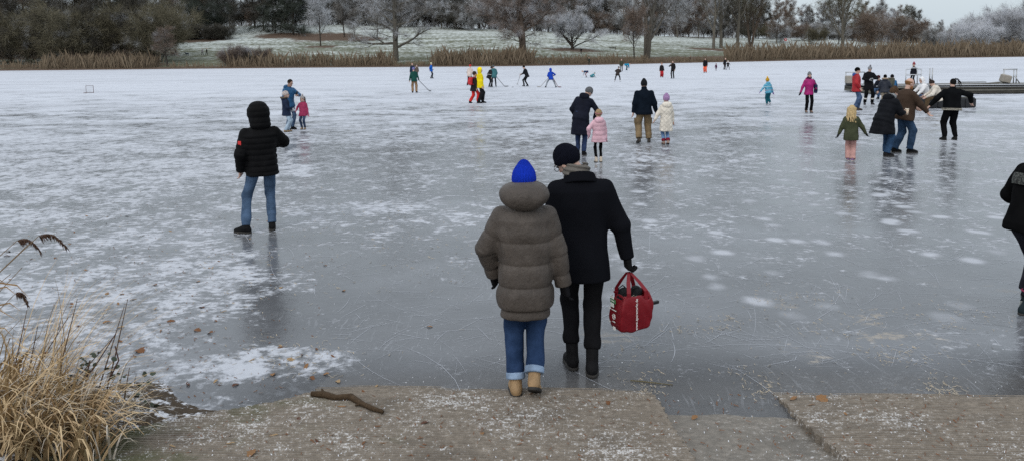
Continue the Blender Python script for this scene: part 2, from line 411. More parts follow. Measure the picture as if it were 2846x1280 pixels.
slab('ramp_slab', 'ribbed concrete boat ramp slab on the right', lambda v: 1.86+.01*math.sin(v*6)+.008*math.sin(v*39)+.006*math.sin(v*93+1), lambda v: 6.5, -.003, True)
slab('ramp_channel', 'smooth worn concrete lane between the ramp slabs', lambda v: .985, lambda v: 1.875, -.046, False, mat=CONC2, thick=.1)
# soil bank on the left of the ramp
def build_bank():
    n = NT('frozen_soil'); P = n.pos(); a = n.noise(P, 9, 5, .65)
    c = n.mix(n.noise(P, 30, 4), (.03, .022, .016), (.10, .075, .05)); c = n.mix(n.ss(n.math('ADD', a, n.math('MULTIPLY', n.noise(P, 45, 3), .3)), .66, .76), c, (.62, .63, .66))
    m = n.done(n.bsdf(c, .95, n.bump(a, .8, .03), .15))
    V = []; F = []; nx, ny = 46, 40
    for j in range(ny):
        for i in range(nx):
            x = -7.5+i*(6.2/(nx-1)); y = -2.5+j*(9.0/(ny-1))
            lim = 5.75 + (x+2.6)*-.05 if x < -2.6 else 5.75-(x+2.6)*1.05
            h = (lim-y)
            z = (.02+.16*h if h > 0 else .09*h) if h < 2 else .34+.13*(h-2)
            z = min(z, .9)+.03*math.sin(x*5+y*3)*math.sin(y*4-x*2)
            rz = (YW-y+math.tan(RYAW)*x)*SLOPE
            k = max(0., min(1., (x-(left_edge((YW-y)))+.05)/.35))
            z = z*(1-k)+min(z, rz-.06)*k
            V.append((x, y, z-.03))
    for j in range(ny-1):
        for i in range(nx-1): F.append((j*nx+i, j*nx+i+1, (j+1)*nx+i+1, (j+1)*nx+i))
    tag(mesh('soil_bank', V, F, m, None, True), 'frozen soil bank beside the ramp', None, None, 'structure')
build_bank()
# ------------------------------------------------------------------ trees
def twig_mat(name, c0, c1, frost=0.0, fcol=(.52, .54, .57)):
    n = NT(name); P = n.pos(); oi = n.node('ShaderNodeObjectInfo').outputs['Random']
    a = n.noise(P, .55, 4, .6); c = n.mix(a, c0, c1)
    c = n.mix(n.math('MULTIPLY', oi, .45), c, [k*.6 for k in c0])
    if frost > 0:
        f = n.ss(n.math('ADD', n.noise(P, .3, 3, .6), .17), .78-frost*.5, 1.05-frost*.5)
        c = n.mix(f, c, fcol)
    return n.done(n.bsdf(c, .95, None, .1))
TW = dict(grey=twig_mat('grey_twigs', (.14, .128, .115), (.225, .21, .195), .4),
          brown=twig_mat('brown_twigs', (.15, .112, .088), (.235, .182, .148), .2),
          olive=twig_mat('olive_twigs', (.105, .095, .062), (.185, .165, .115), .15),
          dark=twig_mat('dark_twigs', (.062, .058, .048), (.12, .11, .092), .1),
          frost=twig_mat('frosted_twigs', (.22, .212, .21), (.31, .305, .31), .6, (.52, .535, .57)),
          ice=twig_mat('hoarfrost_twigs', (.27, .268, .28), (.36, .36, .375), .8, (.58, .595, .635)),
          red=twig_mat('russet_twigs', (.15, .118, .10), (.235, .19, .165), .3),
          fir=twig_mat('evergreen_needles', (.042, .052, .042), (.085, .095, .078), .15))
BK = dict(grey=twig_mat('grey_bark', (.10, .09, .075), (.17, .155, .13)), dark=twig_mat('dark_bark', (.04, .036, .03), (.08, .07, .06)),
          brown=twig_mat('brown_bark', (.075, .058, .046), (.13, .10, .08)))
class Tree:
    def __init__(s, seed): s.r = random.Random(seed); s.mb = MB(); s.tw = []
    def vec(s, k=1.0): return Vector((s.r.gauss(0, k), s.r.gauss(0, k), s.r.gauss(0, k)))
    def branch(s, p, d, L, rad, lev, P):
        n = P['steps'][min(lev, len(P['steps'])-1)]
        pts = [p.copy()]; rr = [rad]; q = p.copy(); d = d.normalized(); tip = P['tip']
        wob = P['wob'][min(lev, len(P['wob'])-1)]; trop = P['trop'][min(lev, len(P['trop'])-1)]
        ch = []
        for i in range(n):
            f = (i+1)/n
            d = (d + s.vec(wob) + Vector((0, 0, trop))).normalized()
            q = q + d*(L/n); pts.append(q.copy()); rr.append(max(.006, rad*(1-f*(1-tip))))
            ch.append((q.copy(), d.copy(), rr[-1], f))
        s.mb.tube(pts, rr, 6 if lev == 0 else (4 if lev < 2 else 3), cap=False)
        if lev >= P['levels']:
            for q, d, r_, f in ch: s.twigs(q, d, P)
            return
        nc = P['kids'][lev]; f0 = P['start'][lev]
        for k in range(nc):
            f = f0+(1-f0)*(k+s.r.random())/nc
            j = min(n-1, int(f*n)); a, dd, r_, _ = ch[j]; b = pts[j]
            u = f*n-j; org = b.lerp(pts[j+1], max(0, min(1, u)))
            az = s.r.uniform(0, 2*math.pi) if lev else 2.399*k+s.r.uniform(-.4, .4)
            ax = dd.cross(Vector((math.cos(az), math.sin(az), .2))).normalized()
            ang = R(s.r.gauss(P['ang'][lev], 9))
            nd = (Matrix.Rotation(ang, 3, ax) @ dd)
            sh = P['shape'](f) if lev == 0 else (1-.45*f)
            s.branch(org, nd, L*P['ratio'][lev]*sh*s.r.uniform(.75, 1.2), max(.008, rr[min(j+1, n)]*P['rr'][lev]), lev+1, P)
        if lev >= P['levels']-1:
            for q, d, r_, f in ch[n//2:]: s.twigs(q, d, P)
    def twigs(s, p, d, P):
        for _ in range(P['ntw']):
            dd = (d*P.get('tdir', .8) + s.vec(P.get('tspr', .55)) + Vector((0, 0, P.get('ttrop', .1)))).normalized()
            L = P['tlen']*s.r.uniform(.5, 1.3); o = p + s.vec(.15)
            s.tw.append((o, o+dd*L, P['tw']))
            for _ in range(P.get('sub', 2)):
                m = o+dd*(L*s.r.uniform(.2, .8)); e = (dd+s.vec(.6)).normalized()
                s.tw.append((m, m+e*(L*.55), P['tw']*.8))
    def meshes(s, name):
        o = s.mb.build('trunk', None, None, True); tm = o.data; bpy.data.objects.remove(o)
        A = np.array([t[0] for t in s.tw]); B = np.array([t[1] for t in s.tw]); W = np.array([t[2] for t in s.tw])[:, None]
        rs = np.random.RandomState(len(s.tw)); rv = rs.normal(size=A.shape); D = B-A
        S = np.cross(D, rv); S /= np.linalg.norm(S, axis=1, keepdims=True)+1e-9
        V = np.stack([A-S*W/2, A+S*W/2, B+S*W*.12, B-S*W*.12], 1).reshape(-1, 3)
        o = mesh('crown', V, np.arange(len(V)).reshape(-1, 4)); cm = o.data; bpy.data.objects.remove(o)
        return tm, cm
def base_par(**k):
    P = dict(steps=[9, 6, 5, 4], wob=[.05, .12, .16, .2], trop=[.02, .06, .05, .03], tip=.25, levels=3, kids=[13, 7, 5], start=[.28, .2, .2],
             ang=[58, 48, 45], ratio=[.55, .5, .5], rr=[.5, .55, .6], shape=lambda f: 1.15-.6*f, ntw=5, tlen=1.0, tw=.03, sub=2)
    P.update(k); return P
def make_tree(seed, H, rad, P, stems=1, spread=.25):
    t = Tree(seed)
    for k in range(stems):
        a = 2*math.pi*k/max(1, stems)+seed
        d = Vector((math.cos(a)*spread, math.sin(a)*spread, 1)) if stems > 1 else Vector((t.r.uniform(-.04, .04), t.r.uniform(-.04, .04), 1))
        t.branch(Vector((math.cos(a)*.25, math.sin(a)*.25, -.4)) if stems > 1 else Vector((0, 0, -.4)), d, H*(1 if k == 0 else t.r.uniform(.75, 1)), rad/(stems**.4), 0, P)
    return t.meshes('t')
PROTO = {}
PROTO['spread'] = make_tree(1, 27, .62, base_par(kids=[28, 7, 5], start=[.11, .2, .2], ang=[74, 46, 42], ratio=[.38, .5, .5], rr=[.62, .62, .6], trop=[.01, .03, .03, .02], shape=lambda f: 1.12-.5*f, ntw=3, tlen=1.2, tw=.038, sub=2))
PROTO['vase'] = make_tree(2, 27, .75, base_par(kids=[11, 7, 5], start=[.14, .25, .2], ang=[34, 40, 42], ratio=[.66, .48, .5], rr=[.62, .55, .6], trop=[.02, .07, .04, .03], shape=lambda f: 1.1-.5*f, ntw=3, tlen=1.3, tw=.038), 2, .16)
PROTO['vase2'] = make_tree(12, 25, .62, base_par(kids=[13, 7, 5], start=[.2, .25, .2], ang=[38, 42, 42], ratio=[.58, .48, .5], rr=[.6, .55, .6], trop=[.02, .07, .04, .03], ntw=4, tlen=1.2, tw=.03))
PROTO['willow'] = make_tree(3, 22, .85, base_par(kids=[16, 6, 5], start=[.14, .15, .15], ang=[60, 50, 45], ratio=[.42, .5, .52], trop=[.03, .04, .0, -.03], shape=lambda f: 1.2-.7*f, ntw=5, tlen=1.3, tw=.034, ttrop=-.12, sub=2), 2, .2)
PROTO['round'] = make_tree(4, 4.6, .42, base_par(kids=[20, 6, 4], start=[.12, .25, .2], ang=[52, 34, 34], ratio=[1.25, .5, .5], rr=[.5, .5, .55], trop=[.0, .06, .05, .06], shape=lambda f: 1.15-.2*f, ntw=5, tlen=.9, tw=.035, ttrop=.35, sub=2))
PROTO['wood'] = make_tree(5, 22, .28, base_par(kids=[17, 5, 3], start=[.12, .2, .2], ang=[46, 44, 42], ratio=[.34, .5, .5], trop=[.02, .07, .04, .02], shape=lambda f: 1.05-.5*f, ntw=5, tlen=1.7, tw=.042, sub=2))
PROTO['wood2'] = make_tree(6, 20, .26, base_par(kids=[20, 5, 3], start=[.05, .2, .2], ang=[54, 46, 42], ratio=[.34, .5, .5], trop=[.02, .05, .03, .0], shape=lambda f: 1.1-.5*f, ntw=5, tlen=1.7, tw=.042, sub=2))
PROTO['thicket'] = make_tree(7, 8.5, .10, base_par(levels=2, kids=[8, 5], start=[.1, .15], ang=[40, 44], ratio=[.5, .55], trop=[.0, .03, .0], shape=lambda f: 1.1-.4*f, ntw=5, tlen=1.5, tw=.036, sub=2, tspr=.45), 8, .55)
PROTO['bush'] = make_tree(8, 4.2, .05, base_par(levels=1, kids=[9], start=[.1], ang=[32], ratio=[.5], trop=[.0, .03], ntw=6, tlen=1.0, tw=.034, tspr=.4), 11, .6)
PROTO['small'] = make_tree(9, 8.5, .15, base_par(levels=2, kids=[16, 7], start=[.26, .2], ang=[50, 44], ratio=[.42, .45], trop=[.01, .07, .03], shape=lambda f: 1.1-.6*f, ntw=4, tlen=1.0, tw=.03))
PROTO['tier'] = make_tree(10, 7.6, .2, base_par(levels=2, kids=[17, 7], start=[.3, .15], ang=[84, 40], ratio=[.42, .45], trop=[.0, .01, .0], shape=lambda f: 1.0-.65*f, ntw=3, tlen=.7, tw=.03, tspr=.35))
PROTO['fir'] = make_tree(11, 18, .38, base_par(levels=2, kids=[34, 9], start=[.07, .1], ang=[84, 46], ratio=[.42, .4], trop=[.0, -.012, -.02], shape=lambda f: 1.1-.7*f, ntw=5, tlen=1.2, tw=.075, ttrop=-.2, sub=2))
NTREE = {}
def tree(kind, p, label, cat='tree', s=1.0, tw='grey', bk='grey', group=None, name='bare_tree', rz=None, sxy=None):
    tm, cm = PROTO[kind]; r = random.Random(int(abs(p[0])*91+abs(p[1])*37))
    e = empty(name, p, r.uniform(0, 6.28) if rz is None else rz); k = s*1.0
    e.scale = (k*(sxy or 1), k*(sxy or 1), k)
    for nm, me, m in (('trunk', tm, BK[bk]), ('crown', cm, TW[tw])):
        if not me.materials: me.materials.append(m)
        o = link(bpy.data.objects.new(nm, me), e)
        o.material_slots[0].link = 'OBJECT'; o.material_slots[0].material = m
    return tag(e, label, cat, group)
# trees that stand free by the far shore
tree('spread', hit(1101, 171), 'tall spreading bare tree with long low branches among the reeds, left of the hockey players', s=1.0, tw='grey', bk='grey', rz=.6)
tree('willow', hit(1455, 168), 'broad brown densely twigged tree with two leaning stems behind the hockey players', s=1.02, tw='red', bk='brown', rz=1.9)
tree('round', hit(1591, 139), 'low round tree white with hoarfrost standing on the meadow', s=1.15, tw='frost', bk='dark', name='frosted_tree', rz=.3)
tree('vase', hit(1797, 163), 'tall bare tree with steep forked limbs right of the round frosted tree', s=1.0, tw='grey', bk='grey', rz=.2)
tree('small', hit(1763, 166), 'slim bare tree in front of the tall forked tree', s=1.25, tw='brown', bk='dark', rz=1)
tree('vase2', hit(1983, 136), 'left of two bare trees close together above the brown bank', s=1.05, tw='grey', bk='grey', rz=2.1, sxy=.8)
tree('vase2', hit(2004, 135), 'right of two bare trees close together above the brown bank', s=1.12, tw='grey', bk='grey', rz=4.4, sxy=.85)
tree('vase2', hit(2050, 134), 'bare tree with a slightly leaning trunk right of the close pair', s=1.08, tw='olive', bk='grey', rz=.9, sxy=.9)
tree('vase', hit(2086, 132), 'bare tree with several stems behind the tall reeds', s=.95, tw='olive', bk='brown', rz=1.2, sxy=.9)
tree('vase', hit(2343, 139), 'wide bare tree rising out of the reeds by the red sign', s=1.0, tw='olive', bk='grey', rz=2.7)
tree('thicket', hit(2418, 139), 'brown many-stemmed tree in the reeds behind the pier', s=1.55, tw='brown', bk='brown', rz=1, sxy=.7)
tree('thicket', hit(2520, 132), 'dark rounded bare tree behind the reeds above the pier', s=1.35, tw='brown', bk='dark', rz=3)
tree('tier', hit(466, 186), 'small bare tree with level tiers of branches at the left shore', s=1.12, tw='brown', bk='dark', rz=0)
tree('small', hit(891, 129), 'small round-crowned grey tree on a patch of brown leaves', s=1.65, tw='frost', bk='dark', name='frosted_tree', rz=1)
tree('small', hit(958, 104), 'slim grey tree behind the small round-crowned one', s=1.7, tw='grey', bk='dark', rz=2)
tree('small', hit(987, 118), 'short bare sapling between the slim grey tree and the big spreading tree', s=1.1, tw='grey', bk='grey', rz=3)
tree('small', hit(1049, 113), 'bare sapling partly behind the big spreading tree', s=1.35, tw='grey', bk='dark', rz=4)
tree('fir', hit(815, 97), 'dark evergreen with sweeping branches at the top of the meadow', s=1.05, tw='fir', bk='dark', name='evergreen_tree', rz=1)
tree('fir', hit(765, 92), 'dark evergreen at the left edge of the white hilltop', s=.95, tw='fir', bk='dark', name='evergreen_tree', rz=2.4)
tree('wood2', hit(1290, 80), 'dark bare tree alone at the edge of the wood behind the meadow', s=.9, tw='dark', bk='dark', rz=2)
# thicket that closes the left shore
rr = random.Random(21)
ORD = ('leftmost', 'second from the left', 'third from the left', 'fourth from the left', 'fifth from the left', 'sixth from the left', 'seventh from the left', 'eighth from the left', 'rightmost')
for i in range(9):
    px = -20+i*58+rr.uniform(-12, 12)
    tree(('thicket', 'wood2', 'thicket', 'wood')[i % 4], bank(px, rr.uniform(13, 20)), 'dark olive tree in the thicket on the left shore, '+ORD[i], s=rr.uniform(1.15, 1.5) if i % 2 == 0 else rr.uniform(.8, 1.0),
         tw=('olive', 'dark')[i % 2], bk='dark', group='trees of the left shore thicket')
for i in range(16):
    px = -40+i*43+rr.uniform(-12, 12)
    tree(('wood2', 'wood', 'thicket')[i % 3], bank(px, rr.uniform(30, 62)) if px < 455 else hit(px, rr.uniform(98, 108)), 'dark bare tree deep in the wood on the left', s=rr.uniform(1.0, 1.3)*(1.25 if i % 3 == 2 else 1),
         tw=('dark', 'olive', 'dark', 'brown', 'fir')[i % 5], bk='dark', group='trees of the left wood')
for i in range(12):
    px = 455+i*16+rr.uniform(-5, 5)
    tree('bush', hit(px, 111+rr.uniform(-2, 2)), 'dark low shrub along the foot of the left wood', cat='shrub', s=rr.uniform(.9, 1.2), tw='dark', bk='dark', name='shrub', group='shrubs below the left wood')
# the wood along the ridge
def ridge(px0, px1, n, t0, t1, kinds, tws, label, group, s0, s1):
    for i in range(n):
        px = px0+(px1-px0)*(i+rr.random())/n
        tree(kinds[i % len(kinds)], bank(px, rr.uniform(t0, t1)), label, s=rr.uniform(s0, s1), tw=rr.choice(tws), bk=rr.choice(('dark', 'grey')), group=group)
ridge(440, 900, 18, 112, 170, ('wood', 'wood2'), ('dark', 'dark', 'grey', 'dark'), 'dark bare tree in the wood behind the white hilltop', 'trees behind the white hilltop', 1.0, 1.3)
ridge(880, 1500, 34, 128, 185, ('wood', 'wood2', 'wood'), ('grey', 'dark', 'grey', 'frost', 'brown'), 'grey bare tree in the wood above the middle of the meadow', 'trees above the middle meadow', .9, 1.2)
ridge(1480, 2120, 42, 128, 195, ('wood', 'wood2', 'wood'), ('grey', 'grey', 'brown', 'frost', 'dark'), 'grey bare tree in the wood right of the round frosted tree', 'trees right of the frosted tree', .72, 1.02)
ridge(2080, 2560, 30, 95, 170, ('wood2', 'wood', 'thicket'), ('grey', 'brown', 'olive', 'dark', 'frost'), 'bare tree in the low wood behind the reeds on the right', 'trees behind the right reeds', .58, .8)
ridge(2540, 2900, 10, 120, 190, ('wood2', 'wood'), ('grey', 'frost', 'grey'), 'pale bare tree far behind the frosted willows', 'trees behind the frosted willows', .36, .5)
for i in range(34):      # undergrowth of the ridge
    px = 620+i*58+rr.uniform(-20, 20)
    tree('thicket', bank(px, rr.uniform(126, 175)), 'grey undergrowth shrub at the foot of the ridge wood', cat='shrub', s=rr.uniform(.7, 1.05)*(1 if px < 2000 else .8), tw=('grey', 'dark', 'brown', 'dark')[i % 4], bk='dark', name='shrub', group='undergrowth of the ridge wood')
# the closed wood behind, too far to tell trees apart
def far_wood():
    rs = np.random.RandomState(4); n = 30000; px = rs.uniform(-60, 2700, n); V = np.zeros((n, 4, 3))
    hp = np.interp(px, [0, 900, 1500, 2100, 2400, 2560, 2700], [15, 14, 12, 9.5, 7.5, 5, 3])*(.8+.3*np.sin(px*.045)*np.sin(px*.017+2)+.12*np.sin(px*.21))
    for i in range(0, n, 12):
        b = bank(px[i], rs.uniform(165, 215)); m = min(12, n-i)
        x = b.x+rs.normal(0, 1.6, m); y = b.y+rs.normal(0, 1.5, m); z0 = b.z+hp[i]*rs.uniform(0, 1, m)**1.2*.8; L = rs.uniform(1.2, 4.5, m); w_ = rs.uniform(.03, .09, m)
        a, c = rs.normal(0, .42, m), rs.normal(0, .3, m); e = slice(i, i+m)
        V[e, 0] = np.stack([x-w_, y, z0], 1); V[e, 1] = np.stack([x+w_, y, z0], 1); V[e, 2] = np.stack([x+a*L+w_*.3, y+c*L, z0+L], 1); V[e, 3] = np.stack([x+a*L-w_*.3, y+c*L, z0+L], 1)
    tag(mesh('far_wood', V.reshape(-1, 3), np.arange(n*4).reshape(-1, 4), TW['grey']), 'closed grey wood far behind the meadow ridge', 'wood', None, 'stuff')
far_wood()
# hoarfrosted willows on the right
for i, (px, t, s, tw_) in enumerate(sorted(((2655, 24, .85, 'frost'), (2710, 22, 1.05, 'ice'), (2765, 30, 1.35, 'ice'), (2815, 26, 1.3, 'frost'), (2850, 18, 1.5, 'frost'), (2600, 40, .9, 'grey'), (2700, 60, 1.3, 'frost'), (2780, 70, 1.75, 'frost'), (2860, 65, 1.9, 'grey')))):
    tree('thicket', bank(px, t), 'rounded willow grey with hoarfrost on the right shore, '+ORD[i], s=s, tw=tw_, bk='grey', name='frosted_willow', group='frosted willows on the right')
# shrubs in the left reeds
for i, (px, t, s, tw_) in enumerate(((640, 3, .8, 'brown'), (668, 4, .95, 'red'), (735, 4, .8, 'red'), (705, 4, .5, 'dark'))):
    tree('bush', bank(px, t), ('brown shrub, leftmost in the left reeds', 'tall russet shrub beside the leftmost one in the left reeds', 'russet shrub, rightmost in the left reeds', 'small dark shrub between the russet ones in the left reeds')[i], cat='shrub', s=s, tw=tw_, bk='brown', name='shrub', group='shrubs in the left reeds')

# ------------------------------------------------------------------ reed beds
def reed_mat(name, a, b):
    n = NT(name); P = n.pos(); c = n.mix(n.ss(n.noise(n.scale(P, (1, 1, .1)), .5, 4, .65), .3, .7), a, b)
    return n.done(n.bsdf(n.mix(n.noise(P, 6, 2), [k*.7 for k in a], c), .9, None, .15))
REED = reed_mat('dry_reeds', (.14, .104, .07), (.29, .23, .16))
def reed_bed(px0, px1, n, t0, t1, h0, h1, label, dens=None):
    rs = np.random.RandomState(int(px0)+500); V = []
    px = rs.uniform(px0, px1, n); t = rs.uniform(0, 1, n)**1.3*(t1-t0)+t0
    clump = .70+.30*np.sin(px*.021+1.3)*np.sin(px*.057+.4) + .17*np.sin(px*.13)+.13*np.sin(px*.31+1)
    if dens: px = px[rs.uniform(0, 1, n) < dens(px)]
    for i in range(len(px)):
        p = bank(px[i], t[i]) if i % 9 == 0 else None
        if p is None:
            x = base.x+rs.normal(0, .55); y = base.y+rs.normal(0, .35); p = Vector((x, y, float(base.z)))
        else: base = p
        h = (h0*.7+(h1*1.08-h0*.7)*rs.uniform(0, 1)**1.8)*clump[i]; wd = rs.uniform(.022, .048); a = rs.normal(.03, .17); b = rs.normal(0, .1)
        q = (p.x+a*h, p.y+b*h, p.z+h)
        m = (p.x+a*h*.35, p.y+b*h*.35, p.z+h*.62)
        V.append([(p.x-wd/2, p.y, p.z-.1), (p.x+wd/2, p.y, p.z-.1), (m[0]+wd*.75, m[1], m[2]), (q[0]+a*.3, q[1], q[2])])
    V = np.array(V).reshape(-1, 3)
    tag(mesh('reed_bed', V, np.arange(len(V)).reshape(-1, 4), REED), label, 'reeds', None, 'stuff')
reed_bed(130, 445, 2600, .5, 5, 2.2, 3.6, 'tan reed bed along the left shore')
reed_bed(-80, 150, 900, .5, 6, 1.0, 2.0, 'low brown reeds at the far left of the shore')
reed_bed(480, 640, 400, .3, 2, .6, 1.6, 'sparse short reeds in front of the walkers on the left bank')
reed_bed(640, 1100, 3300, .5, 4, 1.4, 3.3, 'tan reed bed in front of the meadow left of the spreading tree')
reed_bed(1100, 1210, 350, .5, 3, .6, 1.5, 'low reeds right of the spreading tree')
reed_bed(1205, 1480, 3200, .5, 5, 2.4, 3.7, 'dense tan reed bed behind the middle hockey players')
reed_bed(1480, 1790, 1800, .4, 3.5, 1.2, 2.2, 'low brown reeds along the middle of the far shore')
reed_bed(1790, 2040, 1200, .4, 3, .7, 1.5, 'short brown grass on the bank behind the skaters')
reed_bed(2020, 2480, 6000, .5, 8, 2.6, 4.4, 'tall brown reed bed behind the walking woman')
reed_bed(2460, 2900, 6500, .5, 9, 2.6, 5.0, 'tall tan reed bed beyond the pier')
# ================================================================== people: implicit surfaces meshed with surface nets
def nrm(v): v = np.asarray(v, float); return v/(np.linalg.norm(v)+1e-12)
def smin(a, b, k):
    h = np.clip(.5+.5*(b-a)/k, 0, 1); return b*(1-h)+a*h-k*h*(1-h)
def smax(a, b, k): return -smin(-a, -b, k)
def cap(P, a, b, ra, rb):
    a = np.asarray(a, float); ab = np.asarray(b, float)-a; t = np.clip(((P-a)@ab)/(ab@ab+1e-9), 0, 1)
    return np.linalg.norm(P-a-t[:, None]*ab, axis=1)-(ra+(rb-ra)*t)
def ell(P, c, r, M=None):
    q = P-np.asarray(c, float)
    if M is not None: q = q@M
    r = np.asarray(r, float); k = np.linalg.norm(q/r, axis=1)
    return (k-1)*r.min()*np.clip(.35+.65*k, .6, 1.6)
def rbox(P, c, h, rad, M=None):
    q = P-np.asarray(c, float)
    if M is not None: q = q@M
    d = np.abs(q)-(np.asarray(h, float)-rad)
    return np.linalg.norm(np.maximum(d, 0), axis=1)+np.minimum(d.max(1), 0)-rad
def plane(P, p, n): return (P-np.asarray(p, float))@nrm(n)
def loft(P, o, M, st, k=.03, e=2.4):
    """body along M's third axis; stations (t, cx, cy, rx, ry)"""
    q = (P-np.asarray(o, float))@M; t = q[:, 2]; st = np.asarray(st, float)
    tt = np.clip(t, st[0, 0], st[-1, 0])
    cx, cy, rx, ry = (np.interp(tt, st[:, 0], st[:, i]) for i in (1, 2, 3, 4))
    kk = (np.abs((q[:, 0]-cx)/rx)**e+np.abs((q[:, 1]-cy)/ry)**e)**(1/e)
    d = (kk-1)*np.minimum(rx, ry)
    return smax(d, np.maximum(st[0, 0]-t, t-st[-1, 0]), k)
def frame(up, fwd=(0, 1, 0)):
    u = nrm(up); f = np.asarray(fwd, float); f = nrm(f-u*(f@u)); r = np.cross(f, u)
    return np.stack([r, f, u], 1)          # columns right, forward, up
def rot(axis, deg):
    a = np.asarray(Matrix.Rotation(R(deg), 3, axis)); return a
def snet(fn, lo, hi, vox):
    lo = np.asarray(lo, float)-2*vox; hi = np.asarray(hi, float)+2*vox
    n = np.maximum(((hi-lo)/(4*vox)).astype(int)+2, 2)
    gc = [lo[i]+np.arange(n[i])*4*vox for i in range(3)]
    G = np.stack(np.meshgrid(*gc, indexing='ij'), -1).reshape(-1, 3)
    dc = fn(G).reshape(n)
    near = np.abs(dc) < 4*vox*1.9+.012
    # a fine block around each coarse node that is near the surface
    m = (n-1)*4+1
    big = np.where(dc > 0, 1.0, -1.0)
    fi = [np.clip((np.arange(m[i])+2)//4, 0, n[i]-1) for i in range(3)]
    ix = np.ix_(*fi)
    D = big[ix].astype(np.float64)*1.0; nm = near[ix]
    idx = np.argwhere(nm); 
    if len(idx) == 0: return np.zeros((0, 3)), np.zeros((0, 4), int)
    D[nm] = fn(lo+idx*vox)
    S = D < 0
    def sl(a, dx, dy, dz): return a[dx:a.shape[0]-1+dx, dy:a.shape[1]-1+dy, dz:a.shape[2]-1+dz]
    cs = sum(sl(S, i, j, k).astype(np.int8) for i in (0, 1) for j in (0, 1) for k in (0, 1))
    act = (cs > 0) & (cs < 8); ids = -np.ones(act.shape, int); c = np.argwhere(act); ids[act] = np.arange(len(c))
    acc = np.zeros((len(c), 3)); cnt = np.zeros(len(c))
    corners = [(i, j, k) for i in (0, 1) for j in (0, 1) for k in (0, 1)]
    val = {q: D[c[:, 0]+q[0], c[:, 1]+q[1], c[:, 2]+q[2]] for q in corners}
    for q in corners:
        for ax in range(3):
            if q[ax]: continue
            r = list(q); r[ax] = 1; r = tuple(r); a, b = val[q], val[r]
            ok = (a < 0) != (b < 0); t = np.where(ok, a/(a-b+1e-15), 0)
            pt = np.tile(np.array(q, float), (len(c), 1)); pt[:, ax] += t
            acc += pt*ok[:, None]; cnt += ok
    V = lo+(c+acc/np.maximum(cnt, 1)[:, None])*vox
    Fs = []
    for ax in range(3):
        sl0 = [slice(None)]*3; sl1 = [slice(None)]*3; sl0[ax] = slice(0, -1); sl1[ax] = slice(1, None)
        A, B = S[tuple(sl0)], S[tuple(sl1)]; e = np.argwhere(A != B)
        u, w_ = [i for i in range(3) if i != ax]
        e = e[(e[:, u] > 0) & (e[:, w_] > 0) & (e[:, u] < act.shape[u]) & (e[:, w_] < act.shape[w_])]
        inn = A[e[:, 0], e[:, 1], e[:, 2]]
        def g(du, dw):
            k = e.copy(); k[:, u] -= du; k[:, w_] -= dw; return ids[k[:, 0], k[:, 1], k[:, 2]]
        q = np.stack([g(1, 1), g(0, 1), g(0, 0), g(1, 0)], 1)
        flip = inn if ax != 1 else ~inn
        q = np.where(flip[:, None], q, q[:, ::-1]); Fs.append(q[(q >= 0).all(1)])
    return V, np.concatenate(Fs)
def sobj(name, fn, lo, hi, vox, mat, parent, smooth=True):
    V, Fq = snet(fn, lo, hi, vox)
    return mesh(name, V, Fq, mat, parent, smooth)
def ik(a, b, l1, l2, hint):
    a = np.asarray(a, float); b = np.asarray(b, float); d = b-a; L = np.linalg.norm(d); mxl = (l1+l2)*.999
    if L > mxl: b = a+d/L*mxl; d = b-a; L = mxl
    x = (l1*l1-l2*l2+L*L)/(2*L); h = math.sqrt(max(l1*l1-x*x, 0)); u = d/L
    hv = np.asarray(hint, float); hv = nrm(hv-u*(hv@u)); return a+u*x+hv*h, b
def wob(P, s, seed):
    q = P*s+seed
    return (np.sin(q[:, 0]*1.3+1.7*np.sin(q[:, 2]*.9+q[:, 1]))+np.sin(q[:, 1]*1.7+1.3*np.sin(q[:, 0]*1.1+q[:, 2]*.7))+np.sin(q[:, 2]*1.9+1.5*np.sin(q[:, 1]*.8-q[:, 0])))/3

SKIN = plain('skin', (.52, .335, .265), .55, 0, .4, .06, 20, .1, .002)
SKIN2 = plain('tanned_skin', (.36, .22, .165), .55, 0, .4, .06, 20, .1, .002)
EYE = plain('eye_dark', (.02, .015, .012), .3); LIP = plain('lip', (.36, .15, .13), .5)
RUB = plain('rubber_sole', (.03, .028, .026), .85)
STEEL = plain('steel', (.55, .57, .6), .3, 1.0)
def bbox(pts, pad):
    a = np.array(pts, float); return a.min(0)-pad, a.max(0)+pad

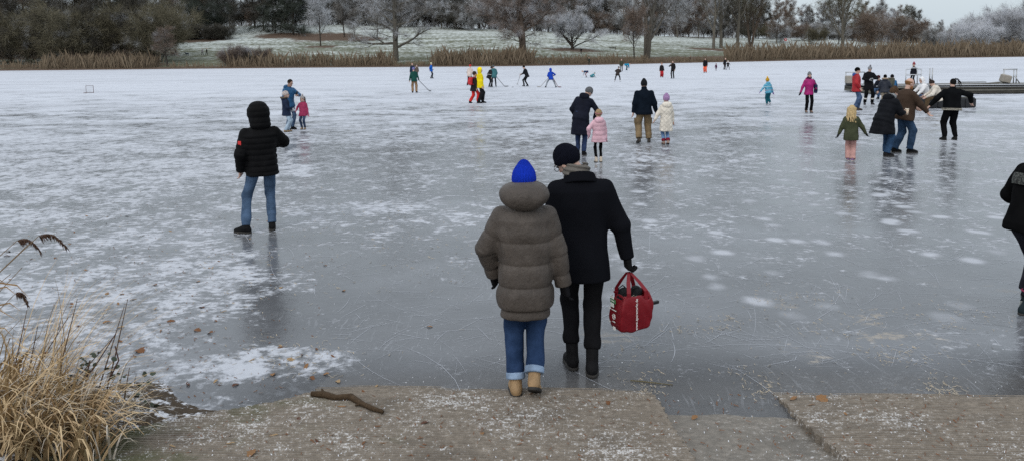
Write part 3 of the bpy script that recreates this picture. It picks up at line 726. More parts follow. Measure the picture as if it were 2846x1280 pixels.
def person(label, px, py, top=None, H=None, yaw=0, child=False, pose=None, wear=None, z=0.0, ground_pt=None, vox=None, seed=None, group=None, cat='person', scale_px=None):
    """a person whose feet stand at photo pixel (px, py); top = pixel row of the head; yaw 0 looks away from the camera"""
    pose = dict(pose or {}); W = dict(wear or {})
    g = Vector(ground_pt) if ground_pt is not None else ground(px, py, z)
    dist = g.y
    if H is None:
        lo_, hi_ = .3, 3.0
        for _ in range(40):
            m = (lo_+hi_)/2
            if project((g.x, g.y, g.z+m))[1] > top: lo_ = m
            else: hi_ = m
        H = m
    s = H/1.75; hs = s*(1.28 if child else 1.0)                    # children have larger heads
    pxm = dist/(FPX*1024/2846)                                     # metres in one pixel of the picture
    vx = vox or min(max(.62*pxm, .0085), .045)
    sd_ = seed if seed is not None else int(px*7+py)
    root = empty('person', g, R(yaw)); tag(root, label, cat, group)
    A = lambda *v: np.array(v, float)*s
    # ---- skeleton
    po = A(*pose.get('pelvis', (0, 0, 0))); pel = A(0, 0, .93-(.035 if child else 0))+po
    lx, ly = pose.get('lean', (0, 0)); tw_ = pose.get('twist', 0)
    T = rot('X', -ly)@rot('Y', lx)@rot('Z', tw_)                    # torso frame
    Tu, Tf, Tr = T[:, 2], T[:, 1], T[:, 0]
    def tp(x, y, z_): return pel+T@(np.array((x, y, z_))*s)
    sw = (.168 if not child else .155)*W.get('shoulder', 1.0)
    sh = {k: tp(sx*sw, 0, .445) for k, sx in (('L', -1), ('R', 1))}
    hip = {k: pel+A(sx*.09, 0, -.02) for k, sx in (('L', -1), ('R', 1))}
    foot = {'L': pose.get('footL', (-.11, 0, 0, 8, 0)), 'R': pose.get('footR', (.11, 0, 0, -8, 0))}
    wear_sole = .035
    ank, kne, fm = {}, {}, {}
    for k in 'LR':
        fx, fy, fz, fyaw, fpit = foot[k]
        M = rot('Z', fyaw)@rot('X', fpit); fm[k] = M
        an = A(fx, fy, fz)+M@A(0, 0, .095)
        kn, an = ik(hip[k], an, .435*s, .425*s, rot('Z', fyaw*.4)@np.array((0, 1., .15)) if 'kneeh' not in pose else pose['kneeh'])
        ank[k], kne[k] = an, kn
    hand = {'L': pose.get('handL', (-.26, .02, .80)), 'R': pose.get('handR', (.26, .02, .80))}
    eh = {'L': pose.get('elbL', (-.6, -.8, -.2)), 'R': pose.get('elbR', (.6, -.8, -.2))}
    elb, wri = {}, {}
    for k in 'LR': elb[k], wri[k] = ik(sh[k], A(*hand[k]), .285*s, .255*s, eh[k])
    nk = tp(0, .0, .55); hyaw, hpit, hrol = pose.get('head', (0, 0, 0))
    HM = rot('Z', hyaw+tw_)@rot('X', -hpit-ly*pose.get('headfollow', .5))@rot('Y', hrol+lx*.5)
    hc = nk+HM@(np.array((0, .018, .135))*hs) if not child else nk+HM@(np.array((0, .015, .125))*hs)
    bl = W.get('belly', 0.0)
    # ---- body: head, face, neck, arms, hands in one surface
    skin = SKIN2 if W.get('skin') == 'tan' else SKIN
    def hq(P): return (P-hc)@HM/hs
    def headf(P):
        q = hq(P)
        d = ell(q, (0, -.008, .028), (.074, .094, .094))
        d = smin(d, ell(q, (0, .028, -.045), (.056, .06, .075)), .03)
        d = smin(d, ell(q, (0, .062, -.088), (.03, .025, .024)), .025)
        d = smin(d, cap(q, (0, .09, .01), (0, .108, -.03), .008, .014), .012)
        d = smin(d, ell(q, (0, .085, .028), (.05, .014, .011)), .014)
        for sx in (-1, 1):
            d = smin(d, ell(q, (sx*.076, -.008, -.01), (.010, .022, .032)), .008)
            d = smax(d, -(np.linalg.norm(q-np.array((sx*.031, .102, .006)), axis=1)-.017), .012)
        d = smin(d, ell(q, (0, .088, -.058), (.024, .009, .008)), .008)
        return d*hs
    def handf(P, k, r=1.0):
        w_ = wri[k]; fdir = nrm(wri[k]-elb[k]) if 'hdir'+k not in pose else nrm(pose['hdir'+k])
        sx = -1 if k == 'L' else 1
        side = pose.get('thumb'+k, (-sx*.5, .9, 0)); M = frame(fdir, side)       # forward = thumb side, up = along fingers
        cu = pose.get('curl', {}).get(k, 28) if isinstance(pose.get('curl', {}), dict) else 28
        q = (P-w_)@M/s
        pn = -1.0 if k == 'L' else 1.0                                            # palm faces the body
        d = rbox(q, (0, 0, .05), (.016*r, .04*r, .048), .013)
        d = smin(d, cap(q, (0, 0, -.05), (0, 0, .02), .026*r, .024*r), .02)
        for i, (o, L) in enumerate(((.030, .072), (.010, .08), (-.010, .074), (-.029, .058))):
            b = np.array((0, o, .09)); c1 = R(cu*.8); c2 = R(cu*1.9); e1 = b+np.array((-pn*math.sin(c1), o*.5, math.cos(c1)))*L*.52
            e2 = e1+np.array((-pn*math.sin(c2), o*.3, math.cos(c2)))*L*.52
            d = smin(d, np.minimum(cap(q, b, e1, .0095*r, .0088*r), cap(q, e1, e2, .0088*r, .0075*r)), .006)
        th = np.array((-pn*.004, .036, .02)); t1 = th+np.array((-pn*.012, .030, .034)); t2 = t1+np.array((-pn*.014, .008, .032))
        d = smin(d, np.minimum(cap(q, th, t1, .0125*r, .0105*r), cap(q, t1, t2, .0105*r, .0085*r)), .01)
        return d*s
    gloved = W.get('glove') is not None
    def bodyf(P):
        d = headf(P)
        d = smin(d, cap(P, tp(0, -.01, .47), nk+HM@(np.array((0, 0, .06))*hs), .055*s, .052*hs), .03*s)
        d = smin(d, cap(P, tp(0, 0, .12), tp(0, 0, .42), .08*s, .085*s), .04*s)
        for k in 'LR':
            d = smin(d, cap(P, tp(0, 0, .43), sh[k], .04*s, .035*s), .03*s)
            d = np.minimum(d, np.minimum(cap(P, sh[k], elb[k], .035*s, .03*s), cap(P, elb[k], wri[k], .03*s, .024*s)))
            if not gloved: d = smin(d, handf(P, k), .01*s)
        return d
    pts = [hc+HM@(np.array(v)*hs) for v in ((0, .12, 0), (0, -.12, .14), (.1, 0, -.14), (-.1, 0, 0))]+[tp(0, 0, .05)]+[sh[k] for k in 'LR']+[elb[k] for k in 'LR']+[wri[k] for k in 'LR']+[wri[k]+nrm(wri[k]-elb[k] if 'hdir'+k not in pose else pose['hdir'+k])*.19*s for k in 'LR']
    lo, hi = bbox(pts, .07*s)
    sobj('body', bodyf, lo, hi, max(min(vx, .011), vx*.55), skin, root)
    if W.get('face', True) and dist < 60:
        for sx in (-1, 1):
            c0 = hc+HM@(np.array((sx*.031, .087, .006))*hs); o = MB().tube([c0-HM[:, 1]*.006*hs, c0+HM[:, 1]*.004*hs], [.011*hs, .007*hs], 8).build('eye', EYE, root, True)
            c1 = hc+HM@(np.array((sx*.032, .094, .026))*hs); r_ = HM[:, 0]*.018*hs
            MB().tube([c1-r_, c1+r_], .0035*hs, 5).build('eyebrow', fabric(W.get('brow', (.05, .035, .025))), root)
        c1 = hc+HM@(np.array((0, .095, -.06))*hs); r_ = HM[:, 0]*.02*hs
        MB().tube([c1-r_, c1+HM[:, 1]*.003*hs, c1+r_], [.003*hs, .005*hs, .003*hs], 6).build('mouth', LIP, root)
    # ---- trousers
    tk = W.get('trousers', ('denim', (.05, .09, .17))); rt, rk, ra = W.get('legr', (.088, .068, .058)); cut = W.get('hem', .06)
    lng = W.get('coat_len', .0)
    def trof(P):
        d = loft(P, pel, frame((0, 0, 1)) if 'seat' not in pose else T, [(-.10*s, 0, 0, .14*s, .095*s), (0, 0, -.008*s, .158*s, .115*s), (.1*s, 0, 0, .145*s, .105*s), (.17*s, 0, 0, .13*s, .095*s)], .03*s)
        for k in 'LR':
            n_ = nrm(ank[k]-kne[k])
            l = smin(cap(P, hip[k], kne[k], rt*s, rk*s), cap(P, kne[k], ank[k]+n_*.03*s, rk*s, ra*s), .03*s)
            al = np.clip(1-np.abs((P-ank[k])@n_+.10*s)/(.16*s), 0, 1)
            fold = np.sin(((P-ank[k])@n_)/(.030*s)+2*wob(P, 6/s, sd_))*.5
            l = l-(.009*wob(P, 11/s, sd_)+W.get('bunch', .006)*fold*al)*s
            l = smax(l, plane(P, ank[k]-n_*(cut-.06)*s, n_), .008*s)
            d = smin(d, l, .025*s)
        return d
    pts = [hip['L'], hip['R'], pel+A(.17, .14, .17), pel-A(.17, .14, .1)]+[kne[k] for k in 'LR']+[ank[k] for k in 'LR']
    lo, hi = bbox(pts, .13*s)
    tro = sobj('trousers', trof, lo, hi, vx, fabric(tk[1], tk[0]), root)
    for k, c in W.get('leg_extra', {}).items():      # boot-top cuffs, knee patches and the like: (name, colour, where 0..1 on the shin, length, radius)
        nm_, colr, f_, ln_, rd_ = c
        for kk in 'LR':
            n_ = nrm(ank[kk]-kne[kk]); c0 = kne[kk]+(ank[kk]-kne[kk])*f_
            sobj(nm_, lambda P, c0=c0, n_=n_: smax(smax(cap(P, c0-n_*ln_*s, c0+n_*ln_*s, rd_*s, rd_*s), plane(P, c0+n_*ln_*s*.5, n_), .008), plane(P, c0-n_*ln_*s*.5, -n_), .008), c0-(.12+ln_)*s, c0+(.12+ln_)*s, vx*.8, colr, root)
    # ---- shoes
    for k in 'LR':
        sk, sc_ = W.get('shoe', ('shoe', (.02, .02, .02))); M = fm[k]; an = ank[k]; n_ = nrm(kne[k]-an)
        org = an-M@A(0, 0, .095); fl = 1.0
        shaft = {'shoe': .05, 'boot': .19, 'ankle': .10, 'skate': .15}[sk]; up_ = .03 if sk == 'skate' else 0
        def shoef(P, M=M, org=org, an=an, n_=n_):
            q = (P-org)@M/s
            q = q-np.array((0, 0, up_))
            d = ell(q, (0, .115, .03), (.046, .09, .045))
            d = smin(d, ell(q, (0, -.025, .045), (.038, .05, .05)), .04)
            d = smin(d, ell(q, (0, .05, .055), (.037, .07, .052)), .03)
            d = smax(d, .018-q[:, 2], .006)
            d = smin(d*s, smax(cap(P, an-n_*.03*s, an+n_*(shaft+.05)*s, .045*s, .05*s), plane(P, an+n_*shaft*s, n_), .012*s), .03*s)
            return d
        lo, hi = bbox([org+M@A(.06, .22, .0), org-M@A(.06, .1, 0), an+n_*(shaft+.05)*s, org+M@A(0, 0, .1)], .05*s)
        nm = {'shoe': 'shoe', 'boot': 'boot', 'ankle': 'boot', 'skate': 'skate'}[sk]
        so_ = sobj(nm, shoef, lo, hi, vx*.7, fabric(sc_, 'shell'), root)
        def solef(P, M=M, org=org):
            q = (P-org)@M/s-np.array((0, 0, up_))
            d = smin(ell(q, (0, .11, .012), (.05, .098, .06)), ell(q, (0, -.02, .012), (.043, .058, .06)), .05)
            d = smin(d, ell(q, (0, .045, .012), (.041, .08, .06)), .03)
            return smax(smax(d, q[:, 2]-.026, .004), -q[:, 2]+.001, .004)*s
        if sk != 'skate' or dist < 30:
            sobj('sole', solef, lo-.02, hi, vx*.7, RUB if 'sole' not in W else fabric(W['sole']), so_)
        if sk == 'skate':
            mb = MB(); mt = Matrix(M.tolist())
            mb.box(Vector(org)+mt@Vector((0, .045*s, .012*s)), (.008*s, .27*s, .022*s), M=mt)
            mb.box(Vector(org)+mt@Vector((0, .11*s, .036*s)), (.03*s, .05*s, .03*s), M=mt); mb.box(Vector(org)+mt@Vector((0, -.02*s, .036*s)), (.03*s, .05*s, .03*s), M=mt)
            mb.build('blade', STEEL, so_)
    # ---- jacket or coat
    jk, jc = W.get('jacket', ('cloth', (.02, .02, .025))); ln = W.get('len', .16); fat = W.get('fat', .02); qs = W.get('quilt', 0); qa = W.get('puff', .012)
    fl_ = W.get('flare', .03); slv = W.get('sleeve', .062); cuffr = W.get('cuff', .045); dia = W.get('diamond', 0); yok = W.get('yoke', .47)
    bd = frame(Tu, Tf)
    def bodyst():
        return ([(-(ln+.075)*s, 0, 0, (.155+fat*.6)*s, (.115+fat*.6)*s), (-(ln+.012)*s, 0, 0, (.155+fat*.6)*s, (.115+fat*.6)*s)] if W.get('underhem') else [])+[(-ln*s, 0, W.get('back', 0)*s, (.155+fat+fl_)*s, (.115+fat+fl_*.8+bl*.5)*s), (-ln*.5*s, 0, 0, (.158+fat+fl_*.5)*s, (.12+fat+fl_*.5+bl*.8)*s), (.0, 0, bl*.3*s, (.152+fat)*s, (.112+fat+bl)*s), (.16*s, 0, bl*.35*s, (.148+fat)*s, (.105+fat+bl)*s),
                (.32*s, 0, 0, (.165+fat)*s, (.115+fat+bl*.3)*s), (.43*s, 0, -.01*s, (.17+fat*.8)*s, (.10+fat)*s), (.495*s, 0, -.012*s, (.125+fat*.5)*s, (.085+fat*.6)*s), (.555*s, 0, 0, (.072+fat*.3)*s, (.068+fat*.2)*s)]
    st = bodyst()
    if 'drop' in pose:                     # the skirt of the coat hangs straight down from a bent waist
        pass
    cuts = W.get('neck', .575)
    def jacf(P):
        d = loft(P, pel, bd, st, .022*s, 2.25)
        q = (P-pel)@bd
        if pose.get('skirt'):
            d2 = loft(P, pel, frame((0, 0, 1)), [(-ln*s, 0, W.get('back', 0)*s, (.16+fat+fl_)*s, (.13+fat+fl_)*s), (.02*s, 0, 0, (.155+fat)*s, (.12+fat)*s), (.1*s, 0, 0, (.13+fat)*s, (.10+fat)*s)], .03*s)
            d = smin(smax(d, -q[:, 2]-.06*s, .02), d2, .05*s)
        if qs:
            ph = (q[:, 2]-W.get('qoff', 0)*s)/(qs*s)
            if dia:
                an = np.arctan2(q[:, 1], q[:, 0])*.17*s
                pf = np.minimum(np.abs(np.sin(np.pi*(q[:, 2]+an)/(qs*s))), np.abs(np.sin(np.pi*(q[:, 2]-an)/(qs*s))))
                d = d-qa*s*(np.sqrt(np.clip(pf, 0, 1))-.6)
            else:
                d = d-qa*s*(np.sqrt(np.abs(np.sin(np.pi*ph)))-.6)*np.clip((yok*s-q[:, 2])/(.06*s), .15, 1)
        else: d = d-.010*s*wob(P, 8/s, sd_)
        d = d-.005*s*wob(P*np.array((1, 1, .6)), 22/s, sd_+3)
        for k in 'LR':
            a0 = sh[k]; n_ = nrm(wri[k]-elb[k])
            up = cap(P, a0, elb[k], (slv+.004)*s, slv*s); fo = cap(P, elb[k], wri[k]+n_*.03*s, slv*s, cuffr*s)
            l = smin(up, fo, .025*s)
            if qs and not dia:
                u_ = nrm(elb[k]-a0); tu = (P-a0)@u_; tf = (P-elb[k])@n_; tt = np.where(up < fo, tu, tf+.285*s)
                l = l-qa*.8*s*(np.sqrt(np.abs(np.sin(np.pi*tt/(qs*s*.92))))-.6)*np.clip(tt/(.12*s), 0, 1)
            elif dia:
                tt = (P-elb[k])@n_; l = l-qa*.6*s*(np.sqrt(np.abs(np.sin(np.pi*tt/(qs*s*.8))))-.6)
            else:
                br = np.clip(1-np.linalg.norm(P-elb[k], axis=1)/(.13*s), 0, 1); l = l-(.007*wob(P, 13/s, sd_+9)+.006*np.sin((P-elb[k])@n_/(.018*s))*br)*s
            l = smax(l, plane(P, wri[k]+n_*.012*s, n_), .01*s)
            d = smin(d, l, W.get('blend', .045)*s)
        if W.get('collar'):
            d = smin(d, smax(cap(P, tp(0, -.01, .5), nk+HM@(np.array((0, 0, .05))*hs), .075*s, .078*s), plane(P, nk+Tu*W['collar']*s, Tu), .01*s), .02*s)
        return d
    pts = [tp(x, y, z_) for x in (-.3, .3) for y in (-.22-bl, .22+bl) for z_ in (-ln-.08, .6)]+[sh[k] for k in 'LR']+[elb[k] for k in 'LR']+[wri[k] for k in 'LR']
    if pose.get('skirt'): pts += [pel-A(.3, .3, ln), pel+A(.3, .3, 0)]
    lo, hi = bbox(pts, .10*s)
    jac = sobj(W.get('jname', 'jacket'), jacf, lo, hi, vx, fabric(jc, jk), root)
    for zz, hh, cl in W.get('bands', ()):       # hem bands and stripes around the trunk
        sobj('hem_band', lambda P, zz=zz, hh=hh: smax(smax(jacf(P)-.010, -((P-pel)@Tu)+zz*s, .004), ((P-pel)@Tu)-(zz+hh)*s, .004), pel+(zz-.1)*s*np.abs(Tu)-.35*s, pel+.4*s+zz*s*Tu, vx*.8, fabric(cl), jac)
    for cl, f0_, f1_ in W.get('sleeve_bands', ()):
        for k in 'LR':
            n_ = nrm(wri[k]-elb[k]); a_ = elb[k]+(wri[k]-elb[k])*f0_; b_ = elb[k]+(wri[k]-elb[k])*f1_; rr_ = (slv+(cuffr-slv)*f1_)*s+.008*s
            sobj('cuff_band', lambda P, a_=a_, b_=b_, n_=n_, rr_=rr_: smax(smax(cap(P, a_, b_, rr_, rr_), plane(P, b_, n_), .004), plane(P, a_, -n_), .004), np.minimum(a_, b_)-.1*s, np.maximum(a_, b_)+.1*s, vx*.7, fabric(cl), jac)
    if gloved:
        for k in 'LR':
            if W.get('glove_only') and k != W['glove_only']: continue
            hd = nrm(wri[k]-elb[k]) if 'hdir'+k not in pose else nrm(pose['hdir'+k])
            lo, hi = bbox([wri[k]-.06*s*hd, wri[k]+.19*s*hd], .085*s)
            sobj('glove', lambda P, k=k: handf(P, k, 1.22), lo, hi, max(min(vx, .007), vx*.5), fabric(W['glove'], 'wool'), root)
    # ---- hood, hat, hair, scarf
    hood = W.get('hood')
    if hood == 'up':
        def hoodf(P):
            q = hq(P)/W.get('hood_size', 1.0)
            d = ell(q, (0, -.02, .03), (.118, .138, .135))
            d = smin(d, ell(q, (0, -.045, -.10), (.115, .10, .08)), .06)
            if qs: d = d-.006*(np.sqrt(np.abs(np.sin(np.pi*(q[:, 2]+.02)/.062)))-.6)
            d = smax(d, q[:, 1]-.088+.25*np.abs(q[:, 2])**1.5, .02)
            d = smax(d, -ell(q, (0, .085, -.01), (.08, .10, .105)), .015)
            return d*hs
        lo, hi = bbox([hc], .24*hs*W.get('hood_size', 1.0)); hd_ = sobj('hood', hoodf, lo, hi, vx*.85, fabric(W.get('hood_col', jc), jk), jac)
        if W.get('fur'):
            def furf(P):
                q = hq(P); rr_ = np.sqrt((q[:, 0]/.095)**2+((q[:, 2]-.015)/.118)**2)
                return (np.sqrt(((rr_-1)*.1)**2+(q[:, 1]-.085)**2)-.032-.012*wob(q, 60, 1))*hs
            sobj('fur_trim', furf, lo, hi, vx*.7, fabric(W['fur'], 'wool'), jac)
    elif hood == 'down':
        hsz = W.get('hood_size', 1.0); hcen = tp(0, -.115, W.get('hood_z', .525))
        def hoodd(P):
            q = (P-hcen)@bd/s
            hz_ = W.get('hood_flat', 1.0)
            d = ell(q, (0, .0, -.01), (.135*hsz, .075*hsz, .095*hsz*hz_))
            d = smin(d, ell(q, (0, .08, .03), (.125*hsz, .09*hsz, .055*hsz)), .05)
            d = d-.006*wob(q, 16, sd_)
            d = smax(d, -cap(q, (0, .11, .0), (0, .09, .3), .072, .085), .02)
            return d*s
        lo, hi = bbox([hcen], .30*s*hsz); hd_ = sobj('hood', hoodd, lo, hi, vx*.85, fabric(W.get('hood_col', jc), jk), jac)
        if W.get('fur'):
            def furf(P):
                q = (P-hcen)@bd/s
                rr_ = np.sqrt((q[:, 0]/.13)**2+((q[:, 1]-.05)/.13)**2)
                return (np.sqrt(((rr_-1)*.13)**2+((q[:, 2]-.06)*.9)**2)-.036-.012*wob(q, 55, 2))*s
            sobj('fur_trim', furf, lo, hi, vx*.7, fabric(W['fur'], 'wool'), jac)
    hat = W.get('hat')
    if hat:
        hk, hcl = hat[0], hat[1]; tall = {'beanie': .0, 'peak': W.get('peak', .05), 'helmet': .012, 'slouch': .02}[hk]
        def hatf(P):
            q = hq(P)
            d = ell(q, (0, -.012, .034), (.086, .106, .104+tall*.35))
            if tall: d = smin(d, cap(q, (0, -.02, .08), (0, -.025, .125+tall*.5), .066, .034), .05)
            d = smin(d, smax(ell(q, (0, -.012, .034), (.092, .112, .108)), np.maximum(q[:, 2]-.055+.1*q[:, 1], -1), .01), .004)
            bot = q[:, 2]+.002-.48*np.maximum(q[:, 1], -.07)
            d = smax(d, -bot-.012, .01)
            return d*hs
        lo, hi = bbox([hc+HM@(np.array((0, 0, .06))*hs)], .20*hs); ho = empty_mesh = None
        V, Fq = snet(hatf, lo, hi, vx*.7)
        cH = hc+HM@(np.array((0, -.02, .05))*hs); Vl = (V-cH)@HM
        ho = mesh('helmet' if hk == 'helmet' else 'beanie', Vl, Fq, fabric(hcl, 'shell' if hk == 'helmet' else 'knit'), root, True)
        mw = Matrix(HM.tolist()).to_4x4(); mw.translation = Vector(cH); ho.matrix_local = mw
        if len(hat) > 2:
            o = sobj('pompom', lambda P: np.linalg.norm(P, axis=1)-.042*hs-.007*hs*wob(P/hs, 70, 1), (-.06*hs,)*3, (.06*hs,)*3, vx*.7, fabric(hat[2], 'wool'), ho)
            o.location = (0, 0, .118*hs)
    hair = W.get('hair')
    if hair:
        hl, hcl = hair
        def hairf(P):
            q = hq(P)
            d = ell(q, (0, -.016, .036), (.083, .10, .10))
            d = smax(d, q[:, 1]-.052-.25*(q[:, 2]-.03), .02) if hl != 'bald' else smax(smax(d-.002, q[:, 2]-.045-.0*q[:, 1], .015), q[:, 1]-.02, .02)
            d = smax(d, -(q[:, 2]+.055), .02)
            if hl == 'long':
                for i in range(13):
                    a = -1.5+i*.25; x = .086*math.sin(a); y = -.018-.098*math.cos(a)
                    l = cap(q, (x, y, .05), (x*1.25+.012*math.sin(i*2.3), y-.05+.016*math.sin(i*4.1), -.27+.06*math.sin(i*3.1)), .024, .011); d = smin(d, l-.005*np.sin(q[:, 2]*55+i*2), .010)
            d = d-.004*wob(q, 55, sd_)
            return d*hs
        lo, hi = bbox([hc, hc-HM[:, 2]*.28*hs if hl == 'long' else hc], .17*hs)
        sobj('hair', hairf, lo, hi, vx*.7, fabric(hcl, 'wool'), root)
    if W.get('beard'):
        def bef(P):
            q = hq(P); d = smin(ell(q, (0, .035, -.07), (.062, .062, .06)), ell(q, (0, .07, -.095), (.04, .032, .035)), .03)
            d = smax(d, q[:, 2]+.032+.35*np.maximum(.06-q[:, 1], 0)-.05*np.abs(q[:, 0])/.06, .012); return (d-.004*wob(q, 70, 4))*hs
        lo, hi = bbox([hc-HM[:, 2]*.06*hs], .15*hs); sobj('beard', bef, lo, hi, vx*.7, fabric(W['beard'], 'wool'), root)
    if W.get('lapel'):
        c1_ = tp(0, -.012, .522)
        def lpf(P):
            q = (P-c1_)@bd/s; rx_ = np.sqrt((q[:, 0]/1.08)**2+q[:, 1]**2); zz_ = q[:, 2]+.25*q[:, 1]
            return (np.sqrt((np.maximum(np.abs(rx_-.094-.35*(.02-zz_))-.006, 0))**2+np.maximum(np.abs(zz_)-.034, 0)**2)-.007)*s*.8
        sobj('coat_collar', lpf, c1_-.2*s, c1_+.2*s, min(vx, .008), fabric(jc, jk), jac)
    if W.get('scarf'):
        c0 = nk+HM@(np.array((0, .0, .042))*s)
        def scf(P):
            q = (P-c0)@bd/s; rr_ = np.sqrt(q[:, 0]**2+(q[:, 1])**2)
            d = np.sqrt((rr_-.074)**2+(q[:, 2]*.62)**2)-.031-.006*np.sin(q[:, 2]*170+3*np.arctan2(q[:, 1], q[:, 0]))-.005*wob(q, 30, 2)
            return d*s*.8
        sobj('scarf', scf, c0-.2*s, c0+.2*s, vx*.8, fabric(W['scarf'], 'wool'), root)
    root['_h'] = 0
    del root['_h']
    info = dict(root=root, wri=wri, elb=elb, sh=sh, hc=hc, HM=HM, pel=pel, T=T, s=s, hs=hs, g=g, yaw=yaw, jac=jac, ank=ank, kne=kne, H=H, vx=vx)
    info['world'] = lambda p: Vector(g)+Matrix.Rotation(R(yaw), 3, 'Z')@Vector(p)
    return info
# ================================================================== the people
BLK = (.006, .0062, .007); NAVY = (.014, .018, .03); DEN = (.03, .058, .115); DDEN = (.022, .04, .085); LDEN = (.22, .32, .45)
walk = lambda a=.0, b=.0: dict(footL=(-.08, a, 0, 6, 0), footR=(.08, b, 0, -6, 0))
def P_(*ds):
    o = {}
    for d in ds: o.update(d)
    return o
# --- the two in front
I_w = person('woman seen from behind in a brown puffer coat and bright blue beanie', 1462, 1100, vox=.0066, top=459, yaw=0, z=.01,
    pose=dict(footL=(-.075, .02, 0, 6, 0), footR=(.055, -.10, .085, -8, -28), handL=(-.235, .16, .90), handR=(.30, .05, .80), elbL=(-1, -.5, .1), elbR=(1, -.5, 0), head=(0, 14, 0)),
    wear=dict(jacket=('shell', (.072, .060, .052)), len=.225, peak=.03, fat=.042, flare=.012, quilt=.165, qoff=-.225, puff=.0145, hood_z=.612, hood_flat=.74, underhem=1, glove=(.012, .012, .014), sleeve=.072, cuff=.054, hood='down', hood_size=1.34, hat=('peak', (.008, .04, .52)),
              shoe=('ankle', (.36, .235, .125)), trousers=('denim', (.016, .038, .095)), legr=(.092, .074, .066), jname='coat', hem=.115, shoulder=1.0, collar=.06, yoke=.40,
              leg_extra={'c': ('turned_up_cuff', fabric((.22, .30, .42), 'denim'), .865, .052, .073)}))
I_m = person('man seen from behind in a black wool coat, grey scarf and black beanie', 1620, 1031, top=387, yaw=-2,
    pose=dict(footL=(-.075, .07, 0, 10, 0), footR=(.065, -.06, 0, -4, 0), handR=(.33, .03, .87), handL=(-.24, .06, .80), elbR=(1, -.35, 0), elbL=(-.9, -.5, 0), lean=(-2, 6), head=(46, 30, -14), curl=dict(R=62), hdirR=(.12, .12, -1), thumbR=(-.25, 1, 0)),
    wear=dict(jacket=('wool', (.0065, .007, .0095)), len=.235, fat=.03, flare=.015, sleeve=.068, cuff=.05, jname='coat', hat=('beanie', (.008, .009, .016)), lapel=1, scarf=(.135, .125, .112), collar=.03, shoulder=1.05, blend=.06,
              glove=(.012, .012, .013), trousers=('cloth', (.011, .011, .0125)), legr=(.082, .066, .058), bunch=.016, hem=.155, shoe=('boot', (.010, .010, .011)), belly=.0))
# glasses of the man in the black coat
def glasses(I, parent):
    hc, HM, hs = I['hc'], I['HM'], I['hs']; mb = MB()
    L = lambda x, y, z: Vector(hc+HM@(np.array((x, y, z))*hs))
    for sx in (-1, 1):
        mb.tube([L(sx*.034+.024*math.cos(a), .104, .0+.021*math.sin(a)) for a in np.linspace(0, 2*math.pi, 15)], .0022, 5)
        mb.tube([L(sx*.058, .102, .004), L(sx*.078, .04, .006), L(sx*.078, -.01, -.004)], .002, 5)
    mb.tube([L(-.01, .108, .004), L(.01, .108, .004)], .002, 5)
    mb.build('glasses', plain('black_frame', (.01, .01, .01), .35), parent)
glasses(I_m, I_m['root'])
# --- right edge skater
I_s = person('skater in a black hooded top with a grey band print, cut by the right edge', 2855, 870, top=362, yaw=-78,
    pose=P_(dict(footL=(-.10, .10, 0, 6, 0), footR=(.10, -.12, 0, -4, 0), handL=(-.2, .25, 1.0), handR=(.2, .25, 1.0), lean=(0, 15), pelvis=(0, -.06, -.02), head=(0, 4, 0))),
    wear=dict(jacket=('cloth', (.0045, .0045, .005)), len=.13, flare=0.0, fat=.03, sleeve=.075, hood='up', trousers=('denim', (.014, .014, .02)), legr=(.098, .085, .085), shoe=('skate', (.014, .022, .026)), hem=.15, belly=.02))
# --- the man on the left
I_j = person('man in a black hooded puffer jacket and blue jeans holding something up in front', 730, 642, top=291, yaw=20,
    pose=dict(footL=(-.21, -.05, 0, 52, 0), footR=(.13, .03, 0, -2, 0), handR=(.13, .33, 1.17), elbR=(1, -.15, -.15), handL=(-.25, .05, .86), elbL=(-.35, -1, 0), lean=(-2, -2), head=(28, 4, 0), pelvis=(.03, 0, -.012)),
    wear=dict(jacket=('shell', (.0048, .0048, .0055)), len=.13, fat=.05, flare=.01, quilt=.078, puff=.011, sleeve=.08, cuff=.058, hood='up', hood_size=1.22, shoulder=1.1, trousers=('denim', (.052, .09, .155)), legr=(.090, .068, .058), hem=.07,
              shoe=('shoe', (.009, .009, .010)), collar=.05))
def patch(I, pos, size, rz, mat, name='sleeve_patch'):
    MB().box(pos, size, rz, .004).build(name, mat, I['jac'])
_u = I_j['sh']['L']+(I_j['elb']['L']-I_j['sh']['L'])*.42
patch(I_j, Vector(_u)+Vector((-.052, -.072, 0)), (.05, .012, .06), R(-38), plain('red_badge', (.55, .03, .03), .6))
# --- phone man with two children
I_p = person('man in a blue jacket looking at the phone in his hand', 806, 360, top=219, yaw=-128,
    pose=P_(walk(.04, -.03), dict(handL=(-.10, .34, 1.20), elbL=(-1, -.3, -.4), handR=(.27, .08, .82), head=(10, 22, 0), lean=(0, 2), curl=dict(L=45))),
    wear=dict(jacket=('shell', (.018, .085, .19)), len=.15, fat=.035, hood='down', hair=('short', (.02, .015, .012)), skin='tan', trousers=('denim', (.05, .085, .15)), shoe=('shoe', BLK)))
I_c1 = person('child in a navy coat with a fur-trimmed hood, white beanie and pale jeans', 797, 367, top=254, yaw=-70, child=True,
    pose=P_(walk(.05, -.06), dict(handR=(.16, .25, .98), handL=(-.2, .2, .95))), wear=dict(jacket=('cloth', (.016, .024, .05)), len=.2, fat=.045, flare=.02, hood='down', fur=(.10, .08, .06), hat=('beanie', (.68, .60, .57)), trousers=('denim', (.30, .38, .46)), shoe=('boot', (.25, .18, .11)), legr=(.09, .078, .075), hem=.05, glove=(.42, .42, .45)))
